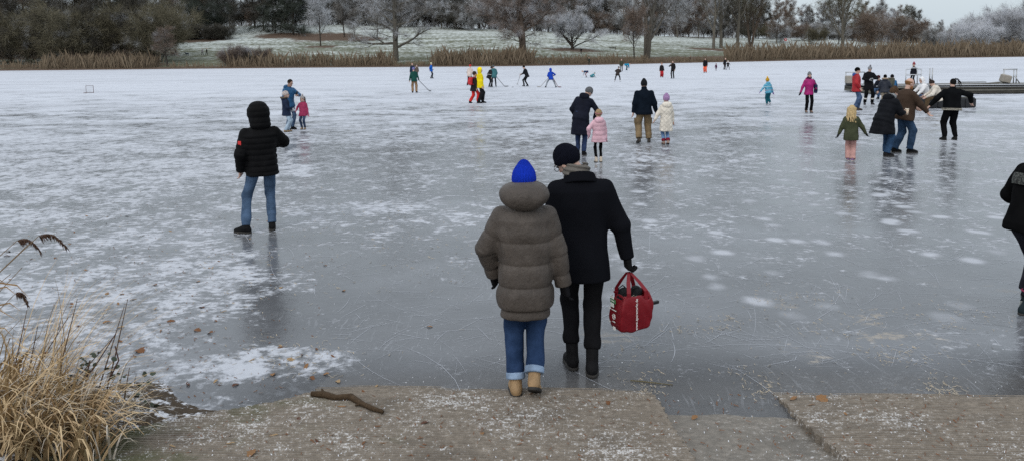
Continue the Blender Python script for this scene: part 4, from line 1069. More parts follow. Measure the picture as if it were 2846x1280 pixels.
I_c2 = person('small girl in a raspberry coat and pale knitted hat facing the camera', 844, 360, top=267, yaw=172, child=True,
    pose=P_(walk(.0, .0), dict(handR=(.33, .08, 1.0), handL=(-.3, .02, .72))), wear=dict(jacket=('cloth', (.36, .045, .11)), len=.19, fat=.045, flare=.04, hood='down', hat=('beanie', (.50, .46, .45), (.5, .47, .46)), hair=('long', (.03, .02, .015)), scarf=(.42, .30, .30), trousers=('denim', (.04, .06, .11)), shoe=('boot', (.32, .22, .13)), glove=(.45, .15, .22)))
# --- pairs in the middle
I_n = person('woman in a long navy coat and grey beanie bending towards a girl in pink', 1614, 431, H=1.72, yaw=-14,
    pose=P_(walk(.05, -.05), dict(lean=(9, 20), skirt=1, head=(-38, 28, 6), handR=(.30, .30, .90), handL=(-.18, .28, .95), elbR=(.8, -.5, -.2))),
    wear=dict(jacket=('shell', (.008, .0095, .018)), len=.42, fat=.035, flare=.05, quilt=.13, puff=.006, hood='down', hood_size=.9, hat=('beanie', (.17, .175, .185)), jname='coat', trousers=('denim', (.018, .034, .085)), shoe=('boot', BLK), legr=(.085, .066, .055)))
I_g = person('girl in a pale pink quilted jacket and black leggings', 1664, 451, top=305, yaw=3, child=True,
    pose=P_(walk(0, .02), dict(handL=(-.32, .06, .90), handR=(.27, .02, .66), elbL=(-.8, -.6, 0))),
    wear=dict(jacket=('shell', (.60, .375, .43)), len=.21, fat=.05, flare=.045, quilt=.15, puff=.017, sleeve=.07, hood='down', hood_size=1.15, hair=('short', (.30, .21, .12)), trousers=('cloth', BLK), legr=(.062, .052, .046), shoe=('ankle', (.50, .43, .35)), hem=.08, glove=(.5, .3, .35)))
MB().tube([Vector(I_g['hc']+I_g['HM']@(np.array((.089*math.cos(a), -.012+.108*math.sin(a), .03+.02*math.sin(a)))*I_g['hs'])) for a in np.linspace(0, 2*math.pi, 20)], .013*I_g['hs'], 6).build('headband', fabric((.33, .14, .15), 'wool'), I_g['root'], True)
I_k = person('man in a dark navy jacket, pointed dark beanie and khaki cargo trousers', 1790, 397, top=222, yaw=3,
    pose=P_(dict(footL=(-.15, -.08, .03, 8, -14), footR=(.15, .06, 0, -14, 0)), dict(handR=(.36, .04, .80), handL=(-.31, .02, .80), head=(-8, 12, 0), lean=(0, 3))),
    wear=dict(jacket=('cloth', (.006, .0095, .016)), len=.14, fat=.055, sleeve=.08, shoulder=1.14, collar=.09, hat=('peak', (.020, .022, .026)), trousers=('cloth', (.20, .145, .085)), legr=(.108, .094, .088), bunch=.013, hem=.075, shoe=('shoe', (.05, .042, .035)), belly=.02))
for k, sx in (('L', -1), ('R', 1)):
    kk = I_k['kne'][k]; MB().box(Vector(kk)+Vector((sx*.085, -.01, .10)), (.045, .13, .17), 0, .015).build('cargo_pocket', fabric((.17, .125, .072)), I_k['root'])
I_q = person('girl in a long cream diamond-quilted coat and lilac hat', 1851, 402, top=264, yaw=4, child=True,
    pose=P_(dict(footL=(-.06, .06, 0, 4, 0), footR=(.06, -.07, .03, -4, -14)), dict(handL=(-.40, .04, .86), handR=(.27, .02, .70), elbL=(-.7, -.6, 0))),
    wear=dict(jacket=('shell', (.66, .61, .53)), len=.42, fat=.05, flare=.03, quilt=.15, diamond=1, puff=.02, sleeve=.072, hood='down', hood_size=1.2, jname='coat', hat=('slouch', (.52, .32, .58)), trousers=('denim', (.14, .24, .42)), shoe=('ankle', (.30, .2, .16)), legr=(.075, .064, .062), hem=.17,
              leg_extra={'c': ('boot_cuff', fabric((.20, .015, .035), 'wool'), .84, .09, .075)}))
# --- right: walkers
I_st = person('child in a turquoise striped jacket and yellow hat skating', 2135, 294, top=217, yaw=4, child=True,
    pose=dict(footL=(-.05, .02, 0, 5, 0), footR=(.06, -.22, .12, -5, -45), handL=(-.52, .05, .86), handR=(.34, .0, .72), lean=(-3, 10), elbL=(-.2, -1, 0)),
    wear=dict(jacket=('shell', (.09, .34, .48)), len=.12, fat=.045, hood='down', hat=('beanie', (.70, .40, .04), (.75, .45, .06)), trousers=('cloth', (.01, .085, .115)), shoe=('skate', (.42, .42, .45)), legr=(.09, .075, .07), glove=(.22, .12, .33),
              bands=((-.06, .035, (.03, .06, .16)), (.05, .04, (.32, .10, .12)), (.17, .035, (.03, .06, .16)), (.27, .05, (.45, .60, .65)), (.36, .03, (.03, .06, .16)))))
I_mg = person('woman in a magenta jacket and grey hat walking with a navy shoulder bag', 2247, 313, top=201, yaw=176,
    pose=dict(footL=(-.09, .04, 0, 4, 0), footR=(.09, -.05, 0, -4, 0), handR=(.40, .02, .78), handL=(-.24, .16, 1.02)),
    wear=dict(jacket=('shell', (.32, .012, .13)), len=.16, fat=.025, hood='down', scarf=(.055, .02, .045), hat=('slouch', (.24, .24, .25)), trousers=('cloth', BLK), shoe=('ankle', (.19, .13, .10)), glove=(.015, .015, .02), hair=('short', (.16, .10, .07)), legr=(.082, .07, .066)))
I_r = person('man in a red jacket, black cap and jeans standing by the pier', 2378, 307, top=187, yaw=-105,
    pose=P_(dict(footL=(-.10, .08, 0, 4, 0), footR=(.10, -.07, 0, -14, 0)), dict(handL=(-.2, .10, .92), handR=(.2, .10, .92), elbL=(-.7, -.8, 0), elbR=(.7, -.8, 0), head=(-5, 5, 0))),
    wear=dict(jacket=('shell', (.34, .016, .022)), len=.17, fat=.05, hood='down', hood_col=(.025, .07, .27), hood_size=.8, hat=('beanie', BLK), trousers=('denim', (.045, .075, .14)), shoe=('shoe', (.055, .04, .03)), sleeve=.074, legr=(.092, .08, .074)))
I_b = person('woman in a black coat and grey bobble hat looking at her mittens', 2413, 291, top=183, yaw=174,
    pose=P_(dict(footL=(-.16, .0, 0, 12, 0), footR=(.16, 0, 0, -12, 0)), dict(handL=(-.06, .27, 1.18), handR=(.08, .27, 1.12), elbL=(-1, -.1, -.3), elbR=(1, -.1, -.3), head=(0, 22, 0))),
    wear=dict(jacket=('wool', (.011, .011, .013)), len=.25, fat=.04, flare=.03, jname='coat', hat=('beanie', (.33, .34, .36), (.20, .20, .22)), hair=('short', (.3, .2, .1)), glove=(.24, .25, .26), trousers=('cloth', BLK), shoe=('boot', (.03, .025, .03)), legr=(.088, .076, .07),
              leg_extra={'c': ('fur_boot_top', fabric((.62, .6, .57), 'wool'), .52, .06, .092)}))
I_f = person('person in a dark puffer with a fur-trimmed hood and beige trousers by the pier', 2457, 300, top=207, yaw=-28,
    pose=P_(walk(.05, -.04), dict(handL=(-.2, .25, 1.0), handR=(.2, .25, 1.0), lean=(0, 8))),
    wear=dict(jacket=('shell', (.017, .021, .032)), len=.15, fat=.05, quilt=.085, puff=.011, hood='down', fur=(.32, .25, .19), hat=('beanie', BLK), trousers=('cloth', (.42, .35, .26)), shoe=('shoe', BLK)))
I_sj = person('person with a maroon beanie sitting on the pier end in jeans', 2437, 277, H=1.7, yaw=118, z=0,
    pose=dict(pelvis=(0, -.42, -.40), footL=(-.12, .05, 0, 6, 0), footR=(.12, .12, 0, -6, 0), lean=(0, 34), handL=(-.14, .1, .42), handR=(.16, .12, .5), seat=1),
    wear=dict(jacket=('shell', (.012, .014, .022)), len=.06, fat=.035, hat=('beanie', (.07, .018, .022)), trousers=('denim', (.045, .085, .16)), shoe=('skate', BLK)))
I_sb = person('person in a blue jacket sitting on the pier with a dark backpack on', 2478, 279, H=1.7, yaw=-35, z=0,
    pose=dict(pelvis=(0, -.35, -.38), footL=(-.12, .1, 0, 6, 0), footR=(.12, .1, 0, -6, 0), lean=(0, 26), handL=(-.14, .3, .6), handR=(.16, .3, .6), seat=1),
    wear=dict(jacket=('shell', (.01, .11, .26)), len=.06, fat=.035, hat=('beanie', (.016, .015, .017)), trousers=('cloth', BLK), shoe=('shoe', BLK)))
# --- right: near group
I_be = person('bearded man in a brown jacket and jeans reaching his arm out', 2507, 425, top=214, yaw=-80,
    pose=dict(footL=(-.10, -.13, 0, 6, 0), footR=(.08, .13, 0, -6, 0), lean=(0, 7), pelvis=(0, -.0, -.005), handR=(.28, .42, .92), handL=(-.05, .34, 1.02), head=(-6, 14, 0), elbR=(.6, -.8, -.1)),
    wear=dict(jacket=('wool', (.055, .036, .026)), len=.16, fat=.055, sleeve=.078, belly=.055, hair=('bald', (.20, .10, .045)), beard=(.26, .12, .055), trousers=('denim', (.02, .045, .09)), shoe=('shoe', BLK), legr=(.10, .084, .076), shoulder=1.1, brow=(.2, .1, .05)))
I_pu = person('woman in a flared black long puffer, brown fur hat and grey scarf holding a cup', 2462, 434, H=1.66, yaw=-72,
    pose=dict(footL=(-.09, .08, 0, 6, 0), footR=(.09, -.06, 0, -6, 0), lean=(0, 22), skirt=1, pelvis=(0, -.10, -.01), handR=(.10, .42, 1.06), handL=(-.12, .40, 1.08), head=(-8, 10, 0), elbR=(.6, -.8, -.4), curl=dict(R=48)),
    wear=dict(jacket=('shell', (.007, .0078, .0105)), len=.36, fat=.07, flare=.065, back=-.04, quilt=.12, puff=.008, sleeve=.085, jname='coat', hat=('slouch', (.105, .065, .04)), scarf=(.26, .275, .285), hair=('short', (.10, .05, .03)), trousers=('denim', (.022, .055, .115)), shoe=('boot', (.014, .013, .014)), legr=(.096, .08, .074), hood='down', hood_size=1.0))
I_gr = person('girl with long blond hair in an olive parka and pink trousers', 2363, 447, top=294, yaw=-22, child=True,
    pose=P_(dict(footL=(-.06, .05, 0, 5, 0), footR=(.06, -.05, .0, -5, 0)), dict(handL=(-.40, .02, .74), handR=(.44, .10, .86), elbL=(-.4, -1, 0), elbR=(.6, -.8, .2), head=(-14, 6, 0))),
    wear=dict(jacket=('cloth', (.055, .062, .036)), len=.24, fat=.05, flare=.02, sleeve=.075, hair=('long', (.46, .34, .18)), trousers=('cloth', (.48, .275, .25)), legr=(.085, .082, .088), hem=.03, shoe=('shoe', (.22, .13, .25)), sole=(.5, .45, .4), glove=(.02, .022, .02)))
I_d = person('person in a black varsity jacket and leggings with arms spread for balance', 2641, 390, top=218, yaw=0,
    pose=dict(footL=(-.17, -.01, 0, 8, 0), footR=(.14, .0, 0, -8, 0), handL=(-.52, .16, .98), handR=(.58, .05, 1.06), elbL=(-.6, -.5, .4), elbR=(.5, -.6, .5), lean=(2, 4), head=(-14, 6, 6)),
    wear=dict(jacket=('cloth', (.0055, .006, .007)), len=.08, fat=.07, sleeve=.078, shoulder=1.2, belly=.02, hair=('short', (.012, .011, .011)), trousers=('cloth', (.005,.005,.006)), legr=(.118, .086, .06), shoe=('shoe', (.012, .012, .012)), bands=((-.078, .018, (.5, .47, .4)), (-.042, .018, (.5, .47, .4))),
              sleeve_bands=(((.45, .42, .36), .90, .94), ((.45, .42, .36), .97, 1.01)), collar=.04))
for q, (x0, z0) in enumerate(((.05, .10), (.085, .06), (.02, .13))):      # swinging braids
    c = I_d['hc']; mb = MB(); mb.tube([Vector(c)+Vector((x0, -.06, z0)), Vector(c)+Vector((x0+.07, -.07, z0-.01)), Vector(c)+Vector((x0+.10, -.07, z0-.09)), Vector(c)+Vector((x0+.07, -.075, z0-.17))], [.012, .012, .011, .006], 6)
    mb.build('braid', fabric((.012, .011, .011), 'wool'), I_d['root'], True)
I_wh = person('person in a white hooded jacket and jeans sitting behind the bearded man', 2549, 299, H=1.7, yaw=100, z=0,
    pose=dict(pelvis=(0, -.40, -.40), footL=(-.12, .05, 0, 6, 0), footR=(.12, .1, 0, -6, 0), lean=(0, 20), handL=(-.14, .12, .55), handR=(.16, .15, .6), seat=1),
    wear=dict(jacket=('shell', (.72, .72, .73)), len=.08, fat=.055, hood='up', trousers=('denim', (.05, .09, .16)), shoe=('shoe', BLK), sleeve=.075))
I_cr = person('person in a cream jacket, brown bobble hat and brown trousers sitting beside the pier', 2578, 306, H=1.7, yaw=76, z=0,
    pose=dict(pelvis=(0, -.42, -.42), footL=(-.12, .1, 0, 6, 0), footR=(.12, .0, 0, -6, 0), lean=(0, 22), handL=(-.14, .10, .55), handR=(.16, .12, .58), seat=1, head=(0, 22, 0)),
    wear=dict(jacket=('cloth', (.62, .57, .50)), len=.12, fat=.055, hat=('beanie', (.045, .033, .030), (.06, .045, .04)), trousers=('cloth', (.085, .058, .034)), legr=(.10, .09, .085), shoe=('boot', (.15, .06, .025)), sleeve=.075, collar=.03))
# --- hockey players and skaters far out
def far(label, px, py, top, yaw, jc, tc, hat=None, pose=None, child=False, H=None, **k):
    w_ = dict(jacket=('cloth', jc), trousers=('cloth', tc), shoe=('skate' if k.pop('skate', True) else 'shoe', k.pop('shoe', BLK)), fat=.035)
    if hat: w_['hat'] = hat
    w_.update(k.pop('wear', {}))
    return person(label, px, py, top=top, H=H, yaw=yaw, child=child, pose=pose, wear=w_, **k)
hk = lambda side=1: dict(footL=(-.2, .05, 0, 15, 0), footR=(.2, 0, 0, -15, 0), pelvis=(0, -.05, -.06), lean=(0, 22))
I_h1 = far('hockey player in a dark green sweater and tan trousers', 1152, 259, 187, 10, (.012, .06, .048), (.25, .155, .085), ('beanie', (.25, .23, .50)), pose=dict(footL=(-.12, 0, 0, 10, 0), footR=(.13, -.05, 0, -35, 0), handR=(.36, .12, .78), handL=(-.34, .02, .72), lean=(-3, 4)), wear=dict(legr=(.095, .085, .08)))
far('person in a dark navy jacket behind the green hockey player', 1147, 224, 175, 170, (.018, .028, .055), (.02, .02, .025), None, wear=dict(hair=('short', (.12, .08, .05))))
far('small figure in a dull brown jacket next to the green hockey player', 1159, 216, 180, 180, (.11, .085, .07), (.06, .05, .045), ('beanie', (.13, .14, .13)), child=True)
far('person in a bright blue jacket and white hat standing among the skaters', 1199, 219, 174, -70, (.012, .10, .42), (.018, .02, .03), ('beanie', (.70, .66, .45)), pose=dict(footL=(-.1, .12, 0, 5, 0), footR=(.1, -.1, 0, -5, 0), handL=(-.2, .2, 1.0), handR=(.1, -.22, 1.0)))
I_h2 = far('skater in an off-white sweater and red hat', 1306, 239, 177, -25, (.55, .47, .43), (.013, .014, .02), ('beanie', (.60, .05, .05)), pose=dict(footL=(-.18, -.1, 0, 25, 0), footR=(.1, .1, 0, -15, 0), pelvis=(0, -.04, -.05), lean=(0, 14), handL=(-.12, .25, .98), handR=(.15, .28, .92)))
I_y = far('person in a bright yellow hooded puffer jacket and black trousers', 1335, 287, 188, -80, (.76, .60, .012), (.013, .013, .015), None, pose=P_(walk(.12, -.1), dict(handR=(.22, .08, .80))), skate=False, wear=dict(hood='up', quilt=.10, puff=.014, fat=.055, sleeve=.08, len=.18, legr=(.095, .085, .082)))
I_ch = far('child with black jacket and bright red trousers walking beside the yellow jacket', 1317, 287, 199, -55, (.02, .018, .02), (.62, .035, .03), None, pose=P_(dict(footL=(-.1, -.2, .0, 10, -6), footR=(.1, .2, 0, -10, 0)), dict(lean=(0, 6))), child=True, skate=False, wear=dict(hair=('short', (.04, .03, .025)), len=.24, legr=(.095, .09, .085)))
I_h3 = far('hockey player in a teal coat and black leggings', 1373, 243, 180, 8, (.045, .135, .15), (.016, .018, .022), ('beanie', (.10, .12, .13)), pose=dict(footL=(-.16, .0, 0, 12, 0), footR=(.16, .05, 0, -12, 0), lean=(0, 16), handR=(.20, .25, .90), handL=(-.02, .32, 1.0)), wear=dict(len=.2, fat=.055, legr=(.075, .062, .055)))
far('hockey player in black and white partly hidden by the teal coat', 1361, 243, 181, -60, (.02, .02, .022), (.03, .03, .033), ('beanie', (.04, .04, .045)), pose=hk(), wear=dict(bands=((.1, .05, (.6, .6, .6)),)))
I_h4 = far('hockey player in black bending over a stick on the right of the puck', 1462, 241, 178, 72, (.013, .014, .017), (.013, .014, .016), ('beanie', (.01, .01, .01)), pose=dict(footL=(-.15, .1, 0, 15, 0), footR=(.15, -.1, 0, -15, 0), pelvis=(0, -.08, -.07), lean=(0, 20), handL=(-.1, .38, .92), handR=(.1, .36, .98), head=(0, 10, 0)))
I_h5 = far('hockey player in a royal blue hooded top and grey trousers with legs wide apart', 1531, 244, 186, 5, (.012, .05, .36), (.235, .26, .29), None, pose=dict(footL=(-.42, .0, 0, 22, 0), footR=(.42, 0, 0, -40, 0), pelvis=(0, -.03, -.10), lean=(0, 16), handL=(-.16, .28, .86), handR=(.22, .22, .95), elbR=(1, -.4, .2)), wear=dict(hood='up', legr=(.085, .068, .058)))
bend = dict(lean=(0, 88), pelvis=(0, -.12, -.03), handL=(-.14, .42, .32), handR=(.14, .42, .32), head=(0, -10, 0), headfollow=.9)
far('child in dark blue and red trousers bending down to the ice', 1630, 216, None, 85, (.022, .04, .085), (.18, .018, .03), None, pose=bend, child=True, H=1.2)
far('child in a turquoise snowsuit crouching on the ice', 1646, 216, None, -60, (.05, .22, .26), (.06, .2, .25), ('beanie', (.3, .4, .42)), pose=dict(pelvis=(0, -.15, -.62), footL=(-.12, -.2, 0, 0, -20), footR=(.12, -.2, 0, 0, -20), lean=(0, 62), handL=(-.2, .42, .12), handR=(.2, .42, .12)), child=True, H=1.15)
far('dark-clad skater gliding low on white skates', 1718, 228, 180, -18, (.035, .028, .027), (.018, .018, .022), ('beanie', (.02, .018, .018)), pose=dict(footL=(-.32, -.12, 0, 30, 0), footR=(.18, .1, 0, -10, 0), pelvis=(-.04, -.08, -.10), lean=(6, 28), handL=(-.14, .1, .98), handR=(.14, .1, .98)), shoe=(.7, .7, .72))
far('person in olive standing behind the dark gliding skater', 1727, 199, 164, 180, (.05, .052, .035), (.04, .04, .035), None, wear=dict(hair=('short', (.08, .05, .03))))
far('person in a bright turquoise jacket bending over', 1741, 196, None, -75, (.016, .24, .40), (.03, .10, .13), None, pose=bend, H=1.55)
far('child in a black jacket and red snow trousers standing', 1839, 216, 174, 178, (.018, .016, .018), (.38, .025, .03), ('beanie', (.26, .15, .10)), child=True, wear=dict(legr=(.1, .095, .09)))
far('slim person in black holding a drink', 1870, 219, 168, 140, (.016, .015, .016), (.018, .017, .019), ('beanie', (.13, .10, .085)), pose=dict(handR=(.12, .22, 1.32), handL=(-.22, .05, .85)))
far('person in a black coat and orange-red trousers', 1960, 203, 161, 150, (.012, .012, .014), (.72, .11, .05), ('beanie', (.02, .02, .022)), skate=False, wear=dict(len=.28, legr=(.1, .095, .09)))
far('toddler in a dark purple snowsuit', 1990, 198, 177, 160, (.065, .02, .05), (.06, .02, .05), None, child=True, wear=dict(hood='up'), pose=dict(handR=(.4, .1, .8)))
far('adult in black bending beside the white helmet', 2013, 194, 161, -150, (.018, .017, .02), (.02, .018, .022), None, pose=dict(lean=(0, 18)))
far('child in black with a white helmet', 2023, 195, 169, 175, (.015, .014, .017), (.02, .018, .022), ('helmet', (.78, .78, .76)), pose=dict(footL=(-.25, 0, 0, 5, 0), footR=(.25, 0, 0, -5, 0), pelvis=(0, 0, -.07), handL=(-.4, .1, .9), handR=(.4, .1, .9)), child=True)
far('person in dark green standing at the edge of the far reeds', 1637, 182, 160, 175, (.03, .034, .026), (.03, .03, .026), None, skate=False)
# --- walkers on the far bank
def walker(label, px, py, top, yaw, jc, tc, H=1.75, **k):
    g = hit(px, py); far(label, px, py, None, yaw, jc, tc, pose=walk(.25, -.25), skate=False, H=H, ground_pt=g, **k)
walker('dark-clothed walker on the left bank beside the small tiered tree', 489, 155, 130, 95, (.05, .03, .035), (.03, .025, .03), 1.8)
walker('walker in a pale grey coat in the pair on the left bank', 563, 155, 130, 60, (.30, .28, .28), (.06, .05, .05), 1.8)
walker('walker in black in the pair on the left bank', 575, 154, 131, 95, (.012, .012, .015), (.012, .012, .015), 1.8)
walker('walker in a faded pink top under the left thicket', 399, 150, 133, 95, (.34, .15, .16), (.05, .04, .04), 1.6)
walker('person in black standing below the round frosted tree', 1615, 151, 134, 170, (.02, .018, .02), (.03, .02, .02), 1.7)
walker('person in brown sitting low at the far shoreline', 1918, 174, 155, 180, (.07, .05, .04), (.06, .045, .035), 1.3)
# ================================================================== things people hold and things on the ice
def text_mesh(txt, size, name, mat, parent, M):
    cu = bpy.data.curves.new(name, 'FONT'); cu.body = txt; cu.size = size; cu.extrude = .0008; cu.align_x = 'CENTER'; cu.align_y = 'CENTER'
    o = bpy.data.objects.new(name, cu); COL.objects.link(o); dg = bpy.context.evaluated_depsgraph_get()
    me = bpy.data.meshes.new_from_object(o.evaluated_get(dg)); bpy.data.objects.remove(o)
    me.materials.clear(); me.materials.append(mat); o = bpy.data.objects.new(name, me); link(o, parent); o.matrix_local = M; return o
WHITE = plain('white_print', (.78, .78, .76), .6); REDN = plain('red_nylon', (.195, .005, .012), .5, 0, .4, .25, 4, .35, .008); GREENP = plain('green_print', (.03, .18, .06), .6)
def red_bag():
    d = nrm((.12, .12, -1)); hw = I_m['world'](I_m['wri']['R']+d*.115*I_m['s'])
    e = empty('shopping_bag', (hw.x+.012, hw.y, hw.z-.47), R(24)); tag(e, 'red shopping bag with white lettering carried by the man in black', 'bag')
    HT, WX, WY = .335, .145, .085
    def f(P):
        q = P.copy(); t = np.clip(q[:, 2]/HT, 0, 1)
        q[:, 0] = q[:, 0]-.012*np.sin(t*3); q[:, 1] = q[:, 1]-.008*np.sin(t*5+1)
        wx = WX*(.84+.20*np.sin(np.pi*np.clip(t*.9+.05, 0, 1)))-.01*t; wy = WY*(.82+.3*np.sin(np.pi*t*.85))
        dx, dy = np.abs(q[:, 0])-wx, np.abs(q[:, 1])-wy
        d = smax(dx, dy, .02); top = HT-.035*np.cos(q[:, 0]*9)+.03*q[:, 0]
        d = smax(smax(d, q[:, 2]-top, .006), -q[:, 2]+.02*np.abs(q[:, 0])/WX, .03)
        inn = smax(smax(np.abs(q[:, 0])-wx+.008, np.abs(q[:, 1])-wy+.008, .02), .26-q[:, 2], .01)
        d = smax(d, -inn, .004)
        return d-.004*wob(P, 22, 2)-.0015*np.sin(q[:, 0]*60+q[:, 2]*45+3*wob(P, 12, 5))
    sobj('bag_body', f, (-.22, -.14, -.03), (.22, .14, .40), .007, REDN, e)
    top = Vector((-.012, 0, .47))
    for y in (-.095, .085):
        for x0, x1 in ((-.07, -.02), (.085, .02)):
            a, b = Vector((x0, y, .17)), Vector((x0, y*.98, .33)); c = Vector((top.x+x1*.4, top.y+y*.12, top.z-.006)); w2 = .017
            V = []; F = []
            for i, (p, q) in enumerate(((a, w2), (b, w2), ((b+c)/2+Vector((x0*.06, 0, 0)), w2), (c, w2*.7))):
                for dy in (-.002, .002): V += [p+Vector((-q, dy, 0)), p+Vector((q, dy, 0))]
            for i in range(3):
                k = i*4; F += [(k, k+1, k+5, k+4), (k+2, k+6, k+7, k+3), (k, k+4, k+6, k+2), (k+1, k+3, k+7, k+5)]
            F += [(0, 2, 3, 1), (12, 13, 15, 14)]
            mesh('strap', V, F, REDN, e)
    # writing and marks
    up = lambda x, z: Matrix.Translation((x, -.113, z))@Matrix.Rotation(R(90), 4, 'X')@Matrix.Rotation(R(90), 4, 'Z')
    text_mesh('www.sportmarkt.de', .030, 'lettering', WHITE, e, up(-.012, .165))
    sideM = Matrix.Rotation(R(-90), 4, 'Z')@Matrix.Rotation(R(90), 4, 'X')
    mb = MB(); mb.box((-.160, .0, .255), (.003, .045, .085)); mb.build('print_patch', WHITE, e)
    mb = MB(); mb.box((-.1615, -.012, .262), (.003, .075, .03)); mb.build('print_ribbon', GREENP, e)
    text_mesh('MARKT', .018, 'lettering', WHITE, e, Matrix.Translation((-.1635, -.012, .262))@sideM)
    mb = MB(); mb.box((-.163, -.03, .195), (.003, .06, .006)); mb.box((-.163, .03, .195), (.003, .035, .006)); mb.box((-.1635, .03, .09), (.003, .03, .006)); mb.box((-.163, -.035, .055), (.003, .03, .026)); mb.box((-.1635, -.03, .105), (.003, .035, .006)); mb.build('print_marks', WHITE, e)
    mb = MB(); mb.tube([(-.1635, -.03+.019*math.cos(a), .145+.019*math.sin(a)) for a in np.linspace(0, 6.283, 20)], .0025, 4); mb.tube([(-.1635, -.042, .138), (-.1635, -.03, .155), (-.1635, -.018, .138)], .002, 4); mb.build('print_ring', WHITE, e)
    sk = empty('ice_skates', (hw.x, hw.y+.01, hw.z-.22), R(24)); tag(sk, 'dark ice skates sticking out of the red bag', 'skates')
    DK = fabric((.018, .02, .022), 'shell')
    for x, z_, rx in ((-.06, .0, .3), (.05, -.01, -.2)):
        sobj('boot', lambda P, x=x: smin(cap(P, (x, 0, -.08), (x+.02, 0, .055), .048, .042), cap(P, (x, .0, -.02), (x+.05, .02, .03), .035, .03), .03)-.004*wob(P, 40, 1), (-.2, -.1, -.15), (.2, .1, .12), .008, DK, sk)
    mb = MB(); mb.tube([(-.09, -.01, .05), (-.10, -.02, .10), (-.07, -.03, .125), (-.04, -.02, .10)], .005, 5); mb.tube([(.0, -.02, .05), (.02, -.03, .085), (.07, -.03, .09), (.09, -.02, .05)], .004, 5); mb.build('lace', DK, sk)
    mb = MB(); mb.box((.20, -.03, -.055), (.13, .022, .026), R(8), .004); mb.build('blade_guard', plain('black_plastic', (.012, .012, .013), .4), sk)
    for i in range(5): MB().tube([(.0+i*.022, -.035, .02-.006*i), (.02+i*.02, -.05, .04-.01*i), (.03+i*.024, -.03, .0)], .004, 5).build('lace', fabric((.26, .24, .2)), sk)
red_bag()
# grey band print on the hooded top
def chest_print():
    I = I_s; T = I['T']; s = I['s']; pel = I['pel']; V = []; F = []; n = 14
    for j, z_ in enumerate((.30, .335, .375, .41)):
        for i in range(n+1):
            a = R(150)+R(150)*i/n; r = (.165+.058)*s if j in (1, 2) else (.165+.050)*s
            V.append(Vector(pel+T@np.array((math.cos(a)*r*1.0, math.sin(a)*r*.80, z_*s))))
    for j in range(3):
        for i in range(n): k = j*(n+1)+i; F.append((k, k+1, k+n+2, k+n+1))
    nt_ = NT('worn_print'); P = nt_.pos(obj=True); m = nt_.done(nt_.bsdf(nt_.mix(nt_.ss(nt_.noise(P, 45, 4, .7), .45, .6), (.010, .010, .010), (.085, .09, .08)), .9))
    mesh('chest_print', V, F, m, I['jac'], True)
chest_print()
for k in 'LR':       # pale plates and buckle on the skates at the right edge
    M_ = rot('Z', 6 if k == 'L' else -4); a_ = I_s['ank'][k]; sk_ = [c for c in I_s['root'].children if c.name.startswith('skate')][0 if k == 'L' else 1]
    for sx in (-1, 1):
        MB().box(Vector(a_+M_@np.array((sx*.05, .0, .03))), (.012, .06, .045), R(6 if k == 'L' else -4), .005).build('ankle_plate', plain('pale_plate', (.34, .37, .38), .35), sk_)
        MB().box(Vector(a_+M_@np.array((sx*.045, .075, -.03))), (.012, .05, .03), R(6 if k == 'L' else -4), .005).build('side_plate', plain('pale_plate', (.34, .37, .38), .35), sk_)
    MB().tube([Vector(a_+np.array((.05*math.cos(t), .01+.055*math.sin(t), .165))) for t in np.linspace(0, 6.283, 14)], .006, 5).build('lace', fabric((.30, .05, .10)), sk_)
def held(I, k, off=(0, 0, 0), along=.1):
    d = nrm(I['wri'][k]-I['elb'][k]); return I['world'](I['wri'][k]+d*along*I['s']+np.array(off)*I['s'])
p = held(I_p, 'L', (0, .02, .05)); e = empty('phone', p, R(I_p['yaw'])); tag(e, 'dark mobile phone in the hand of the man in blue', 'phone')
MB().box((0, 0, 0), (.075, .010, .15), 0, .003, Matrix.Rotation(R(-30), 3, 'X')).build('phone_body', plain('phone_glass', (.015, .016, .02), .15), e)
MB().box((0, -.0065, .003), (.066, .002, .135), 0, 0, Matrix.Rotation(R(-30), 3, 'X')).build('screen', plain('phone_screen', (.05, .06, .08), .1), e)
p = held(I_pu, 'R', (0, .03, .02)); e = empty('paper_cup', p, 0); tag(e, 'pale paper cup held by the woman in the black puffer', 'cup')
MB().tube([(0, 0, -.07), (0, 0, .06)], [.032, .043], 14).build('cup_body', plain('paper', (.62, .52, .40), .7), e, True); MB().tube([(0, 0, .06), (0, 0, .068), (0, 0, .076)], [.046, .046, .038], 14).build('lid', plain('cup_lid', (.7, .62, .52), .6), e, True)
# backpacks and shoulder bag
def backpack(I, label, col, h=.44, w_=.30, d_=.16, z_=.30):
    e = empty('backpack', I['world'](I['pel']), R(I['yaw'])); tag(e, label, 'backpack'); T, s = I['T'], I['s']
    c = T@(np.array((0, -.235, z_))*s); m = fabric(col, 'shell')
    body = sobj('bag_body', lambda P: smin(rbox(P, c, np.array((w_/2, d_/2, h/2))*s, .06*s, T), rbox(P, c+T@(np.array((0, -d_*.5, -.06))*s), np.array((w_*.38, .05, h*.26))*s, .04*s, T), .03)-.006*wob(P, 20, 1), c-.36*s, c+.36*s, max(I['vx']*.8, .012), m, e)
    for sx in (-1, 1):
        MB().tube([Vector(T@(np.array(v)*s)) for v in ((sx*.09, -.16, z_+.18), (sx*.11, 0.0, z_+.235), (sx*.12, .17, z_+.08), (sx*.15, .10, z_-.12), (sx*.12, -.16, z_-.16))], .018*s, 5).build('strap', m, e)
backpack(I_ch, 'red backpack worn by the child in red trousers', (.42, .02, .025))
backpack(I_sb, 'dark olive backpack worn by the seated person in blue', (.05, .05, .035), .46, .34, .2)
e = empty('shoulder_bag', I_mg['world'](I_mg['pel']), R(I_mg['yaw'])); tag(e, 'navy shoulder bag of the woman in magenta', 'bag')
_m = fabric((.022, .03, .075)); s_ = I_mg['s']
